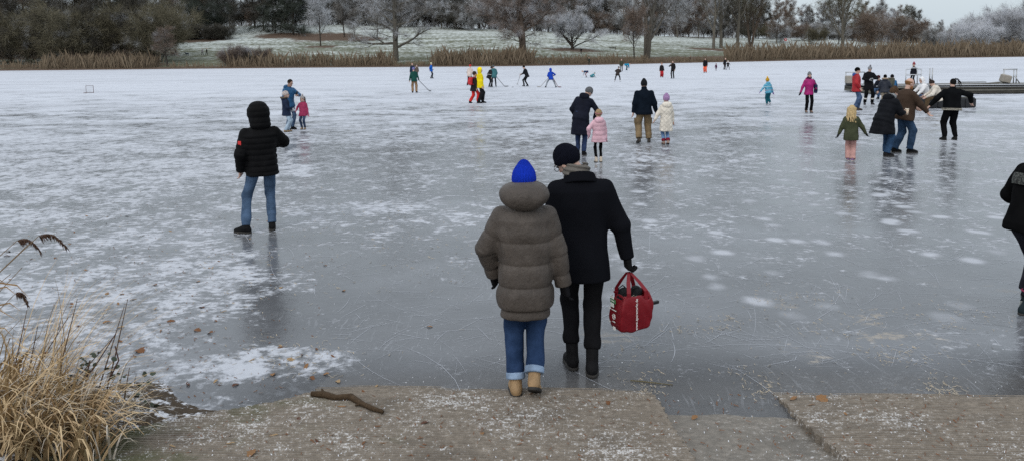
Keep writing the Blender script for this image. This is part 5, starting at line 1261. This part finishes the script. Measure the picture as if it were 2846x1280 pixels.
sobj('bag_body', lambda P: rbox(P, np.array((-.27, .02, .10))*s_, np.array((.06, .13, .19))*s_, .05*s_)-.008*wob(P, 14, 1), np.array((-.42, -.2, -.16)), np.array((-.1, .25, .38)), .016, _m, e)
MB().tube([Vector(v)*s_ for v in ((-.27, .02, .27), (-.23, .04, .45), (-.15, 0, .535), (-.22, -.06, .42), (-.27, -.03, .27))], .014, 5).build('strap', _m, e)
# ------------------------------------------------------------------ hockey gear
STK = plain('stick_shaft', (.03, .03, .033), .5); STK2 = plain('pale_stick_shaft', (.30, .28, .26), .5)
def stick(I, k, px, py, label, mat=STK, blade=1):
    a = held(I, k, (0, 0, 0), .06); b = ground(px, py); b.z = .02; d = (a-b).normalized(); top = a+d*.25
    e = empty('hockey_stick', (b.x, b.y, 0)); tag(e, label, 'hockey stick'); o = Vector((b.x, b.y, 0))
    MB().tube([top-o, b+Vector((0, 0, .03))-o], .018, 6).build('shaft', mat, e)
    hv = Vector((d.x, d.y, 0)); hv = -hv.normalized() if hv.length > .01 else Vector((1, 0, 0))
    MB().tube([b+Vector((0, 0, .035))-o, b+hv*.14+Vector((0, .02, .03))-o, b+hv*.30+Vector((0, .05, .035))-o], [.026, .034, .026], 6).build('blade', mat, e)
stick(I_h1, 'R', 1193, 255, 'dark hockey stick held out by the player in green')
stick(I_h3, 'R', 1402, 242, 'dark hockey stick of the player in teal')
stick(I_h4, 'L', 1438, 236, 'pale hockey stick of the player in black', STK2)
stick(I_h5, 'L', 1502, 243, 'pale hockey stick left of the player in royal blue', STK2)
stick(I_h5, 'R', 1551, 244, 'short dark stick right of the player in royal blue', plain('red_stick', (.12, .03, .03), .5))
g = ground(1425, 243); tag(MB().tube([(g.x, g.y, .001), (g.x, g.y, .03)], .055, 16).build('puck', plain('puck_rubber', (.012, .012, .012), .7)), 'black puck on the ice between the hockey players', 'puck')
# goal lying open on the left
g = ground(250, 259); e = empty('ice_hockey_goal', g, R(52)); e.scale = (.55,)*3; tag(e, 'small empty goal frame far out on the left ice', 'goal'); gm = plain('goal_paint', (.13, .08, .075), .5)
MB().tube([(-.45, 0, 0), (-.45, 0, .95), (.45, 0, .95), (.45, 0, 0)], .035, 8).build('front_frame', gm, e)
MB().tube([(-.45, 0, .035), (-.45, .75, .035), (.45, .75, .035), (.45, 0, .035)], .032, 8).build('base_frame', gm, e)
mb = MB()
for i in range(9): mb.tube([(-.45+i*.1125, .0, .95), (-.45+i*.1125, .75, .04)], .004, 3)
for i in range(8): mb.tube([(-.45, i*.094, .95-i*.114), (.45, i*.094, .95-i*.114)], .004, 3)
mb.build('net', plain('net_cord', (.5, .5, .5), .8), e)

# ------------------------------------------------------------------ pier
WOOD = plain('weathered_planks', (.12, .115, .10), .85, 0, .2, .45, 3, .6, .01); WOODD = plain('wet_dark_planks', (.045, .042, .035), .7, 0, .3, .5, 3, .6, .01); GALV = plain('galvanised_steel', (.42, .43, .44), .45, .7, .5, .2, 5); SNOWM = plain('snow_crust', (.62, .64, .68), .9); TUBE_W = plain('white_tube', (.50, .52, .55), .4, .3); CONCB = plain('grey_box_concrete', (.30, .275, .24), .85, 0, .2, .3, 6, .5, .01)
def pier(name, label, A, B, depth, H_, beams=3):
    d = (B-A); L = d.length; ang = math.atan2(d.y, d.x); e = empty(name, (A.x, A.y, 0), ang); tag(e, label, 'pier')
    n = int(L/.42)
    for i in range(n): MB().box((.21+i*.42, depth/2, H_-.025), (.40, depth, .05), 0, .006).build('deck_plank', WOOD, e)
    hb = (H_-.12)/beams
    for j in range(beams):
        mb = MB(); mb.box((L/2, -.012*(j % 2)-.05, H_-.085-hb*(j+.5)), (L, .10, hb-.03), 0, .008); mb.build('beam', WOODD if j != 1 else WOOD, e)
        MB().box((L/2, depth+.05, H_-.085-hb*(j+.5)), (L, .10, hb-.03), 0, .008).build('beam', WOODD, e)
    MB().box((-.05, depth/2, H_/2-.02), (.10, depth+.1, H_-.12), 0, .01).build('end_beam', WOODD, e)
    k = int(L/2.2)
    for i in range(k): MB().box((1.1+i*2.2, depth/2, .11), (1.7, depth*.72, .26), 0, .03).build('float', plain('float_plastic', (.03, .03, .03), .6), e)
    MB().box((L/2, -.03, H_+.012), (L*.995, .16, .024), 0, .006).build('edge_board', SNOWM, e)
    return e, ang
pa, pb = ground(2490, 263.5), ground(2990, 259.5)
PE, PANG = pier('pier', 'long dark wooden floating pier frozen into the ice', pa, pb, 2.3, .50)
pc, pd = ground(2351, 254.5), ground(2492, 268)
PE2, PANG2 = pier('pier', 'short angled end of the wooden pier behind the red jacket', pc, pd, 2.0, .45, 2)
def on_pier(px, back=1.0):
    """a point on the deck of the long pier at a pixel column"""
    t = 0.0; d = (pb-pa).normalized(); nrm_ = Vector((-d.y, d.x, 0))
    lo_, hi_ = -8.0, 20.0
    for _ in range(40):
        m = (lo_+hi_)/2; q = pa+d*m+nrm_*back
        if project((q.x, q.y, .50))[0] < px: lo_ = m
        else: hi_ = m
    return Vector((q.x, q.y, .50))
def rail(name, label, segs, r=.028, mat=TUBE_W, at=None):
    e = empty(name, at, PANG); tag(e, label, 'railing')
    for nm, pts in segs: MB().tube(pts, r, 8).build(nm, mat, e, True)
q = on_pier(2538, .9)
rail('handrail', 'white tubular ladder rail on the pier in front of the red hat', [('post', [(-.42, 0, -.01), (-.42, 0, .88)]), ('post', [(.42, 0, -.01), (.42, 0, .88)]), ('post', [(.33, .25, -.01), (.33, .25, .88)]), ('top_rail', [(-.40, 0, .86), (-.18, 0, .87), (-.14, 0, .93), (.18, 0, .93), (.24, 0, .87), (.40, 0, .86)]), ('mid_rail', [(-.42, 0, .55), (.42, 0, .55)])], at=q)
q = on_pier(2586, .9)
rail('mooring_posts', 'pair of upright steel posts on the pier', [('post', [(-.06, 0, -.01), (-.06, 0, .92)]), ('post', [(.08, 0, -.01), (.08, 0, .92)]), ('foot_rail', [(-.5, 0, .04), (.3, 0, .04)])], r=.03, mat=GALV, at=q)
q = on_pier(2805, 1.2)
rail('lifting_frame', 'steel frame with a slanting brace at the right end of the pier', [('post', [(-.32, 0, -.01), (-.32, 0, .80)]), ('post', [(.22, 0, -.01), (.22, 0, .80)]), ('post', [(.37, 0, -.01), (.37, 0, .80)]), ('top_rail', [(-.36, 0, .80), (.40, 0, .80)]), ('brace', [(.25, -.05, .42), (.55, -.05, .0)])], r=.03, mat=GALV, at=q)
q = on_pier(2794, .75); e = empty('float_box', (q.x, q.y, q.z), PANG); tag(e, 'tilted beige box hanging at the right steel frame', 'box')
MB().box((0, 0, .30), (.46, .4, .42), 0, .04, Matrix.Rotation(R(12), 3, 'Y')@Matrix.Rotation(R(8), 3, 'X')).build('box_body', CONCB, e); MB().box((.02, 0, .06), (.34, .3, .07), 0, .02, Matrix.Rotation(R(12), 3, 'Y')).build('box_foot', plain('dark_rubber', (.02, .02, .025), .8), e)
for i, (px, ln_, a_, bk_) in enumerate(((2740, 1.3, 4, .5), (2765, 1.0, -6, .75), (2700, 1.5, 2, .8))):
    q = on_pier(px, bk_); o = MB().box((0, 0, 0), (ln_, .24, .045), 0, .006, Matrix.Rotation(PANG+R(a_), 3, 'Z')@Matrix.Rotation(R((-3, -5, 0)[i]), 3, 'Y')).build('loose_board', WOOD); o.location = (q.x, q.y, q.z+.045+.035*i)
    tag(o, ('long loose grey board lying on the pier', 'short board propped on the pier beside the beige box', 'loose board lying behind the dancer on the pier')[i], 'board')
q = ground(2412, 262); q = Vector((q.x-.1, q.y+1.4, .45))
rail('lifting_frame', 'steel frame behind the woman in the black coat', [('post', [(-.55, 0, -.01), (-.55, 0, .74)]), ('post', [(.50, 0, -.01), (.50, 0, .74)]), ('top_rail', [(-.58, 0, .74), (.53, 0, .74)]), ('brace', [(.45, -.05, .40), (.85, -.05, .0)])], r=.03, mat=GALV, at=q)
q = Vector((q.x-.42, q.y-.2, .45)); e = empty('float_box', q, PANG); tag(e, 'beige box on the pier between the red jacket and the black coat', 'box')
MB().box((0, 0, .33), (.42, .38, .44), 0, .04).build('box_body', CONCB, e); MB().box((0, 0, .06), (.34, .3, .12), 0, .03).build('box_foot', plain('dark_rubber', (.02, .02, .025), .8), e)
# the red-hatted child standing on the pier
q = on_pier(2538, 1.6)
I_rh = far('child in a red knitted hat on the pier behind the white rail', 2538, 220, None, 120, (.014, .015, .022), (.014, .014, .018), ('slouch', (.36, .06, .085), (.33, .05, .08)), H=1.2, child=True, ground_pt=q, skate=False)
# low black pontoon block the two sit on
g = ground(2640, 302); e = empty('pontoon_block', (g.x-.35, g.y+.25, 0), R(4)); tag(e, 'low black pontoon block the seated people use as a bench', 'pontoon')
MB().box((0, .35, .20), (3.3, .75, .40), 0, .04).build('block_body', plain('black_pontoon', (.014, .015, .018), .6), e); MB().box((0, .35, .415), (3.2, .68, .03), 0, .01).build('seat_board', WOODD, e)
for sx in (-1.2, 0, 1.2): MB().box((sx, -.045, .2), (.06, .03, .34), 0, .008).build('rib', plain('black_pontoon', (.014, .015, .018), .6), e)
g = ground(2566, 300); e = tag(sobj('blanket', lambda P: ell(P, (0, 0, .45), (.42, .22, .16))-.05*wob(P, 9, 3)-.012*wob(P, 40, 1), (-.6, -.4, .2), (.6, .4, .75), .03, fabric((.13, .055, .022), 'wool'), None), 'rumpled brown fur bundle between the two seated people', 'blanket'); e.location = (g.x+.1, g.y+.30, 0)
# ------------------------------------------------------------------ far bank furniture
g = hit(1703, 140); e = empty('park_bench', g, R(6)); tag(e, 'dark park bench on the meadow left of the tall forked tree', 'bench')
for j in range(3): MB().box((0, -.05-.16*j, .45), (1.9, .13, .05), 0, .01).build('seat_slat', WOODD, e)
for j in range(2): MB().box((0, .12, .62+.18*j), (1.9, .05, .13), 0, .01).build('back_slat', WOODD, e)
for sx in (-.75, .75): MB().box((sx, -.1, .21), (.08, .5, .48), 0, .01).build('leg', CONCB, e); MB().box((sx, .16, .6), (.07, .05, .5), 0, .01).build('back_post', WOODD, e)
g = hit(2183, 122); e = empty('life_ring_cabinet', g, 0); tag(e, 'small red box on a post beyond the right reeds', 'box'); MB().box((0, 0, 1.55), (.95, .3, 1.05), 0, .05).build('cabinet', plain('signal_red', (.48, .02, .03), .5), e); MB().box((0, .05, .6), (.12, .12, 1.4), 0, .01).build('post', GALV, e); MB().box((0, -.16, 1.6), (.3, .02, .5), 0, .004).build('panel', WHITE, e)
# dog of the walkers: trunk, neck, head, jointed legs, tail in one surface
def dog(label, g, yaw, s, col):
    def f(P):
        P = P/s; d = smin(cap(P, (0, -.30, .50), (0, .22, .50), .115, .15), cap(P, (0, .24, .54), (0, .40, .70), .09, .075), .08)
        d = smin(d, smin(ell(P, (0, .46, .74), (.075, .10, .08)), cap(P, (0, .5, .72), (0, .61, .69), .05, .035), .03), .03)
        for sx in (-1, 1):
            d = smin(d, cap(P, (sx*.05, .43, .80), (sx*.075, .40, .86), .025, .012), .01)
            d = smin(d, np.minimum(cap(P, (sx*.08, .20, .45), (sx*.08, .17, .24), .06, .035), cap(P, (sx*.08, .17, .24), (sx*.08, .19, .02), .033, .028)), .04)
            d = smin(d, np.minimum(np.minimum(cap(P, (sx*.08, -.28, .48), (sx*.085, -.18, .33), .085, .055), cap(P, (sx*.085, -.18, .33), (sx*.085, -.36, .19), .05, .03)), cap(P, (sx*.085, -.36, .19), (sx*.085, -.33, .02), .03, .028)), .04)
        d = smin(d, cap(P, (0, -.38, .56), (0, -.58, .68), .035, .015), .03); return d*s
    e = empty('dog', g, R(yaw)); tag(e, label, 'dog'); sobj('body', f, np.array((-.25, -.7, -.02))*s, np.array((.25, .7, .95))*s, .025*s, fabric(col, 'wool'), e)
    MB().tube([Vector((math.cos(a)*.085, .34+math.sin(a)*.05, .63+math.sin(a)*.05))*s for a in np.linspace(0, 6.283, 14)], .018*s, 5).build('collar', fabric((.03, .08, .2)), e)
dog('dark dog beside the walkers on the left bank', hit(520, 156), 95, 1.1, (.035, .05, .075))
dog('black dog at the feet of the first walker on the left bank', hit(481, 155), 95, 1.0, (.02, .02, .022))
# ================================================================== litter and plants in front
rr = random.Random(5)
LEAFM = []
for i, c in enumerate(((.16, .075, .035), (.24, .13, .06), (.10, .045, .028), (.32, .22, .12))):
    LEAFM.append(plain('dry_leaf_%s' % 'abcd'[i], c, .8, 0, .2, .35, 20, .6, .004))
def leaf_mesh(kind):
    V = []; F = []; n = 7
    for i in range(n+1):
        t = i/n; w_ = (.30, .16)[kind]*math.sin(math.pi*t**.8)**.8*(1+.25*math.sin(i*2.7)*(1-kind)); z_ = .05*math.sin(t*5+kind)+.02
        V += [(t-.5, -w_, z_+.12*w_), (t-.5, 0, z_-.02), (t-.5, w_, z_+.2*w_)]
    for i in range(n):
        k = i*3; F += [(k, k+3, k+4, k+1), (k+1, k+4, k+5, k+2)]
    V += [(-.5, 0, .0), (-.72, .03, .03), (-.72, .05, .03)]; F.append((len(V)-3, len(V)-2, len(V)-1))
    o = mesh('leaf', V, F, LEAFM[0], None, True); me = o.data; bpy.data.objects.remove(o); return me
LM = [leaf_mesh(0), leaf_mesh(1)]
spots = [(390, 976, .11), (522, 1067, .10), (1195, 908, .06), (850, 1020, .10), (905, 1040, .06), (840, 985, .07), (760, 1040, .07), (950, 1130, .07), (868, 1052, .06), (700, 1000, .06), (120, 985, .09), (420, 1055, .06), (600, 1060, .06), (1045, 1075, .06), (940, 1060, .07), (880, 970, .07), (655, 1070, .06), (780, 965, .06), (810, 1000, .08), (1010, 1090, .07)]
def onramp(px, py):
    q = ground(px, py)
    for _ in range(6):
        v = YW-q.y+math.tan(RYAW)*q.x; z_ = v*SLOPE if v > 0 and q.x > left_edge(v) else 0.0
        if .99 < q.x < 1.87 and v > 0: z_ -= .046
        z_ = max(z_, 0.0); q = ground(px, py, z_+(.009 if z_ > 0 else 0))
    return q
ramp_spots = [(560, 1185, .07), (760, 1210, .06), (830, 1165, .05), (640, 1232, .06), (1180, 1175, .07), (1050, 1185, .05), (700, 1260, .09), (880, 1225, .05), (1340, 1205, .05), (1010, 1232, .06), (1690, 1120, .05), (2205, 1108, .10), (2285, 1110, .11), (2255, 1125, .05), (1830, 1135, .06), (480, 1240, .06), (1930, 1160, .06), (1065, 1232, .05), (600, 1150, .06), (2350, 1150, .05)]
fan = []
for i in range(60):
    fan.append((rr.uniform(20, 1000)*rr.uniform(.5, 1), rr.uniform(600, 1000), rr.uniform(.04, .08)))
for i, (px, py, sz) in enumerate(spots+ramp_spots+fan):
    q = onramp(px, py)
    o = bpy.data.objects.new('leaf', LM[i % 2]); COL.objects.link(o); o.location = (q.x, q.y, q.z+.004); o.scale = (sz, sz*rr.uniform(.7, 1.2), sz*rr.uniform(.6, 1.6))
    o.rotation_euler = (rr.uniform(-.25, .25), rr.uniform(-.2, .2), rr.uniform(0, 6.28)); o.material_slots[0].link = 'OBJECT'; o.material_slots[0].material = LEAFM[rr.choice((0, 0, 1, 1, 2, 3))]
    on_ramp = q.z > .003
    tag(o, 'dry brown leaf lying on the concrete ramp' if on_ramp else ('curled brown leaf lying on the clear ice near the ramp' if i < len(spots) else 'dry brown leaf lying on the snowy ice at left'), 'leaf', 'dry leaves on the ramp' if on_ramp else ('leaves on the clear ice' if i < len(spots) else 'leaves on the snowy ice at left'))
# crumbs of straw, bark and leaf trodden into the ice and the ramp
def litter(name, label, gen, n, mat, w0, l0):
    V = []
    for _ in range(n):
        px, py = gen(); q = onramp(px, py); a = rr.uniform(0, 3.14); L = l0*rr.uniform(.3, 1.3); w_ = w0*rr.uniform(.5, 1.4); c, s_ = math.cos(a), math.sin(a); z_ = q.z+.004
        V += [(q.x-c*L-s_*w_, q.y-s_*L+c*w_, z_), (q.x-c*L+s_*w_, q.y-s_*L-c*w_, z_), (q.x+c*L+s_*w_, q.y+s_*L-c*w_, z_+.01*rr.random()), (q.x+c*L-s_*w_, q.y+s_*L+c*w_, z_+.006*rr.random())]
    tag(mesh(name, V, np.arange(len(V)).reshape(-1, 4), mat), label, None, None, 'stuff')
def cl(*cs):
    def g():
        x, y, sx, sy, = rr.choice(cs); return rr.gauss(x, sx), rr.gauss(y, sy)
    return g
STRAW = plain('straw', (.40, .345, .265), .9); CRUMB = plain('leaf_crumbs', (.15, .075, .04), .9); SNOWC = plain('snow_crumbs', (.66, .68, .72), .95)
litter('straw_litter', 'pale straw trodden into the ice right of the ramp', cl((2150, 830, 50, 26), (1990, 915, 40, 9), (2010, 885, 30, 7), (2220, 840, 80, 14), (2100, 1045, 34, 20), (2125, 1080, 34, 18), (2330, 930, 70, 22), (2530, 1000, 100, 20), (2600, 1065, 36, 16), (2640, 1085, 26, 10), (2560, 860, 110, 22), (2700, 900, 90, 30), (1800, 1060, 50, 22), (1795, 1085, 16, 16), (1750, 990, 50, 22), (1880, 905, 80, 18), (2470, 985, 60, 14), (2300, 960, 400, 90), (2000, 900, 300, 90)), 800, STRAW, .0016, .018)
litter('straw_litter', 'straw and chaff scattered over the left ice', cl((1000, 600, 180, 50), (700, 720, 220, 90), (300, 650, 220, 90), (250, 850, 150, 70), (790, 985, 120, 38), (640, 760, 180, 60), (1200, 700, 160, 60)), 900, STRAW, .002, .022)
litter('leaf_crumbs', 'brown leaf crumbs on the ice and the ramp', lambda: (rr.uniform(50, 950)*rr.uniform(.6, 1), rr.uniform(560, 1080)) if rr.random() < .6 else (rr.uniform(450, 2800), rr.uniform(1085, 1280)), 1100, CRUMB, .003, .014)
litter('snow_crumbs', 'white snow crumbs on the clear ice and the ramp', lambda: (rr.uniform(900, 2840), rr.uniform(720, 1120)) if rr.random() < .4 else (rr.uniform(430, 2846), rr.uniform(1100, 1280)), 450, SNOWC, .0018, .0045)
# scratches cut by skate blades
def scratches(n):
    V = []; F = []
    for _ in range(n):
        px, py = rr.uniform(880, 2840), 400+620*rr.random()**1.1
        if rr.random() < .15: px, py = rr.uniform(100, 900), rr.uniform(480, 800)
        if py > 1060: py = 1060
        q = ground(px, py); a = rr.gauss(.2, .9); L = rr.uniform(.08, .6)*(1 if rr.random() < .88 else 3.5)*max(1, q.y/9); k = rr.gauss(0, .5); w_ = rr.uniform(.0006, .0022)*max(1, q.y/8); m = 7
        x, y = q.x, q.y; b = len(V)
        for i in range(m+1):
            ww = w_*math.sin(math.pi*(i+.4)/(m+.8)); V += [(x-math.sin(a)*ww, y+math.cos(a)*ww, .003), (x+math.sin(a)*ww, y-math.cos(a)*ww, .003)]
            x += math.cos(a)*L/m; y += math.sin(a)*L/m; a += k*L/m
        F += [(b+2*i, b+2*i+1, b+2*i+3, b+2*i+2) for i in range(m)]
    tag(mesh('skate_scratches', V, F, plain('scraped_ice', (.42, .44, .48), .9)), 'thin white scratches cut into the ice by skate blades', None, None, 'stuff')
scratches(1150)
# the branch on the ramp
BARK = plain('branch_bark', (.075, .05, .03), .9, 0, .15, .5, 30, 1.0, .01)
pts = [onramp(a, b) for a, b in ((866, 1101), (900, 1103), (935, 1112), (975, 1110), (1005, 1128), (1035, 1142), (1064, 1152))]
o0 = pts[0].copy(); e = empty('fallen_branch', o0); tag(e, 'crooked brown branch lying on the ramp edge', 'branch')
MB().tube([p-o0+Vector((0, 0, .022)) for p in pts], [.018, .025, .022, .026, .018, .017, .013], 9).build('stem', BARK, e, True)
MB().tube([pts[1]-o0+Vector((0, 0, .03)), pts[1]-o0+Vector((-.02, .03, .05))], [.012, .007], 6).build('stub', BARK, e, True)
MB().tube([pts[4]-o0+Vector((0, 0, .02)), pts[4]-o0+Vector((-.04, -.02, .016))], [.010, .006], 6).build('stub', BARK, e, True)
tw0 = ground(1752, 1058); tag(MB().tube([tw0+Vector((0, 0, .006)), ground(1790, 1062)+Vector((0, 0, .008)), ground(1870, 1070)+Vector((0, 0, .005))], [.004, .005, .003], 5).build('twig', plain('twig_olive', (.12, .10, .05), .9)), 'thin olive twig lying on the ice beside the ramp', 'twig')
# ------------------------------------------------------------------ tussock of dry grass, bramble and reeds on the left
def blade_mat(name, a, b):
    n = NT(name); P = n.pos(); f = n.noise(n.scale(P, (1, 1, .3)), 6, 4, .65)
    return n.done(n.bsdf(n.mix(n.ss(f, .3, .7), a, b), .75, None, .25))
GR = [blade_mat('dry_grass_pale', (.33, .225, .115), (.58, .44, .265)), blade_mat('dry_grass_brown', (.24, .15, .075), (.45, .315, .175)), blade_mat('dry_grass_frosted', (.36, .30, .22), (.56, .52, .46))]
def bankz(x, y):
    lim = 5.75+(x+2.6)*-.05 if x < -2.6 else 5.75-(x+2.6)*1.05
    h = lim-y; z_ = (.02+.16*h if h > 0 else .09*h) if h < 2 else .34+.13*(h-2); return min(z_, .9)-.03
def tuft(n, gen, hgt, wid, lean, droop, mi, name, parent):
    V = []; F = []
    for _ in range(n):
        x, y = gen(); z_ = max(bankz(x, y), 0.0)-.02; h = hgt*rr.uniform(.45, 1.15); w_ = wid*rr.uniform(.6, 1.3)
        az = rr.gauss(lean, .9); tl = abs(rr.gauss(.35, .22)); m = 6; p = Vector((x, y, z_)); b = len(V); d = Vector((math.cos(az)*math.sin(tl), math.sin(az)*math.sin(tl), math.cos(tl))); dr = droop*rr.uniform(.3, 1.6)
        sd = Vector((-math.sin(az+rr.uniform(-.8, .8)), math.cos(az), 0))
        for i in range(m+1):
            ww = w_*(1-(i/m)**1.6*.9)*.5; V += [p-sd*ww, p+sd*ww]; p = p+d*(h/m); d = (d+Vector((math.cos(az)*.12, math.sin(az)*.12, -dr*(i/m)**1.2))).normalized()
        F += [(b+2*i, b+2*i+1, b+2*i+3, b+2*i+2) for i in range(m)]
    o = mesh(name, V, F, GR[mi], parent, True); o['kind'] = 'stuff'; return o
TZ = ground(170, 1210); te = empty('grass_tussock', (0, 0, 0)); tag(te, 'big tussock of bleached dry grass at the lower left corner', 'grass')
def area(px0, px1, py0, py1):
    def g():
        q = ground(rr.uniform(px0, px1), rr.uniform(py0, py1), .12); return q.x, q.y
    return g
tuft(330, area(-60, 290, 1160, 1340), .60, .017, -.6, .95, 0, 'grass_blades', te)
tuft(260, area(-80, 270, 1140, 1340), .55, .016, -.3, 1.1, 1, 'grass_blades', te)
tuft(190, area(-60, 340, 1140, 1320), .55, .012, .0, 1.0, 2, 'frosted_blades', te)
tuft(150, area(40, 200, 1090, 1200), 1.0, .007, .2, .30, 0, 'tall_blades', te)
tuft(70, area(-60, 120, 1020, 1200), .9, .007, .4, .35, 2, 'tall_blades', te)
tuft(110, area(150, 400, 1110, 1200), .40, .006, .3, .7, 2, 'frosted_blades', te)
tuft(90, area(-90, 60, 1050, 1300), .85, .015, -.4, 1.2, 0, 'tall_blades', te)
for (a, b) in (((35, 1150, 0), (190, 880, 0)), ((20, 1170, 0), (75, 860, 0)), ((150, 1190, 0), (215, 830, 0)), ((280, 1150, 0), (355, 830, 0)), ((250, 1160, 0), (345, 850, 0)), ((60, 1130, 0), (105, 905, 0)), ((90, 1210, 0), (320, 930, 0)), ((345, 1190, 0), (360, 1020, 0))):
    p = ground(a[0], a[1], .1); dq = ray(b[0], b[1]); q = CP+dq*((p.y+rr.uniform(-.1, .2))/dq.y); m = (p+q)/2+Vector((rr.uniform(-.03, .03), 0, .02))
    MB().tube([p, m, q], [.006, .0045, .002], 5).build('stem', plain('dead_stem', (.10, .062, .04), .85), te)
# bramble with dark evergreen leaves
be_ = empty('bramble', (0, 0, 0)); tag(be_, 'bramble shoot with dark green leaves growing out of the dry grass', 'bramble')
LF = plain('bramble_leaf', (.030, .042, .022), .5, 0, .4, .5, 30, .5, .004)
def bleaf():
    V = [(0, 0, 0)]; n = 9
    for i in range(n): a = -2.5+5.0*i/(n-1); r_ = .5+.5*math.cos(a*.5)+.08*(i % 2); V.append((r_*math.cos(a)*.5+.4, r_*math.sin(a)*.45, .06*math.sin(a*2)))
    o = mesh('leaf', V, [(0, i, i+1) for i in range(1, n)], LF); me = o.data; bpy.data.objects.remove(o); return me
BL = bleaf(); p0 = ground(205, 1180, .1)
for path in (((120, 1170), (190, 1100), (262, 1020), (322, 925)), ((200, 1130), (235, 1075), (250, 1000)), ((300, 1060), (330, 1000), (320, 960))):
    c = [CP+ray(*w_)*(p0.y/ray(*w_).y) for w_ in path]
    MB().tube(c, [.006, .005, .004, .003][:len(c)], 5).build('shoot', plain('bramble_stem', (.07, .035, .03), .7), be_)
for i in range(72):
    px, py = rr.choice(((235, 1030, 26, 30), (215, 1055, 20, 24), (250, 1010, 18, 18), (308, 988, 8, 6), (395, 1062, 8, 10), (410, 1130, 8, 12), (330, 1035, 14, 10)))[:2]; px += rr.gauss(0, 18); py += rr.gauss(0, 18)
    d = ray(px, py); q = CP+d*((p0.y+rr.uniform(-.12, .12))/d.y)
    o = link(bpy.data.objects.new('leaf', BL), be_); sz = rr.uniform(.022, .045); o.location = q; o.scale = (sz,)*3; o.rotation_euler = (rr.uniform(-.9, .9), rr.uniform(-.9, .9), rr.uniform(0, 6.28))
# reed stalks with drooping plumes
PL = plain('reed_plume', (.12, .075, .055), .9, 0, .1, .4, 30); RS = plain('reed_stalk', (.17, .115, .062), .7)
for i, (bx, by, tx, ty, nm) in enumerate(((-190, 980, 108, 655, 'reed with a dark drooping plume, rightmost at the left edge'), (-230, 960, 48, 668, 'reed with a dark drooping plume, left of the rightmost one'), (-150, 1060, 42, 816, 'short reed with a small dark plume above the dry grass'), (-220, 1010, 90, 668, 'thin reed stalk leaning under the dark plumes'), (-150, 1090, 62, 742, 'thin reed stalk without a plume leaning over the left ice'), (-200, 1120, 30, 760, 'lowest thin reed stalk leaning over the left ice'))):
    yb = 5.4+.12*i; a = CP+ray(bx, by)*(yb/ray(bx, by).y); b = CP+ray(tx, ty)*((yb+.15)/ray(tx, ty).y); a.z = max(a.z, .05)
    e = empty('reed', (a.x, a.y, 0)); tag(e, nm, 'reed'); o = Vector((a.x, a.y, 0)); m = (a+b)/2+Vector((0, 0, .06)); a2 = Vector((a.x, a.y, -.02))
    MB().tube([a2-o, a-o, m-o, b-o], [.005, .005, .004, .0025], 5).build('stalk', RS, e)
    if i < 3:
        L = (.26, .22, .12)[i]; mb = MB(); V = []; F = []
        for k in range(90):
            t = k/90; p = b-o+Vector((L*t*.75, 0, .03*math.sin(t*3)-.10*t*t)); d = Vector((rr.uniform(.2, 1), rr.gauss(0, .35), rr.uniform(-1.1, -.1))).normalized(); ln_ = .055*(1-.5*t)*rr.uniform(.6, 1.2); s2 = Vector((0, 0, 1)).cross(d).normalized()*.0028; bI = len(V)
            q = p+d*ln_+Vector((0, 0, -.02)); V += [p-s2, p+s2, p+d*ln_*.5+s2*1.5, q, p+d*ln_*.5-s2*1.5]; F += [(bI, bI+1, bI+2, bI+3, bI+4)]
        mesh('plume', V, F, PL, e)
    for k in range(2):
        t = .35+.25*k; p = a.lerp(b, t)-o; d = Vector((rr.uniform(.6, 1), rr.uniform(-.3, .3), rr.uniform(-.2, .3))).normalized(); L = rr.uniform(.2, .35)
        mesh('leaf_blade', [p+Vector((0, 0, -.006)), p+Vector((0, 0, .006)), p+d*L*.6+Vector((0, 0, .03)), p+d*L+Vector((0, 0, -.06)), p+d*L*.6+Vector((0, 0, .018))], [(0, 1, 2, 3, 4)], GR[1], e)
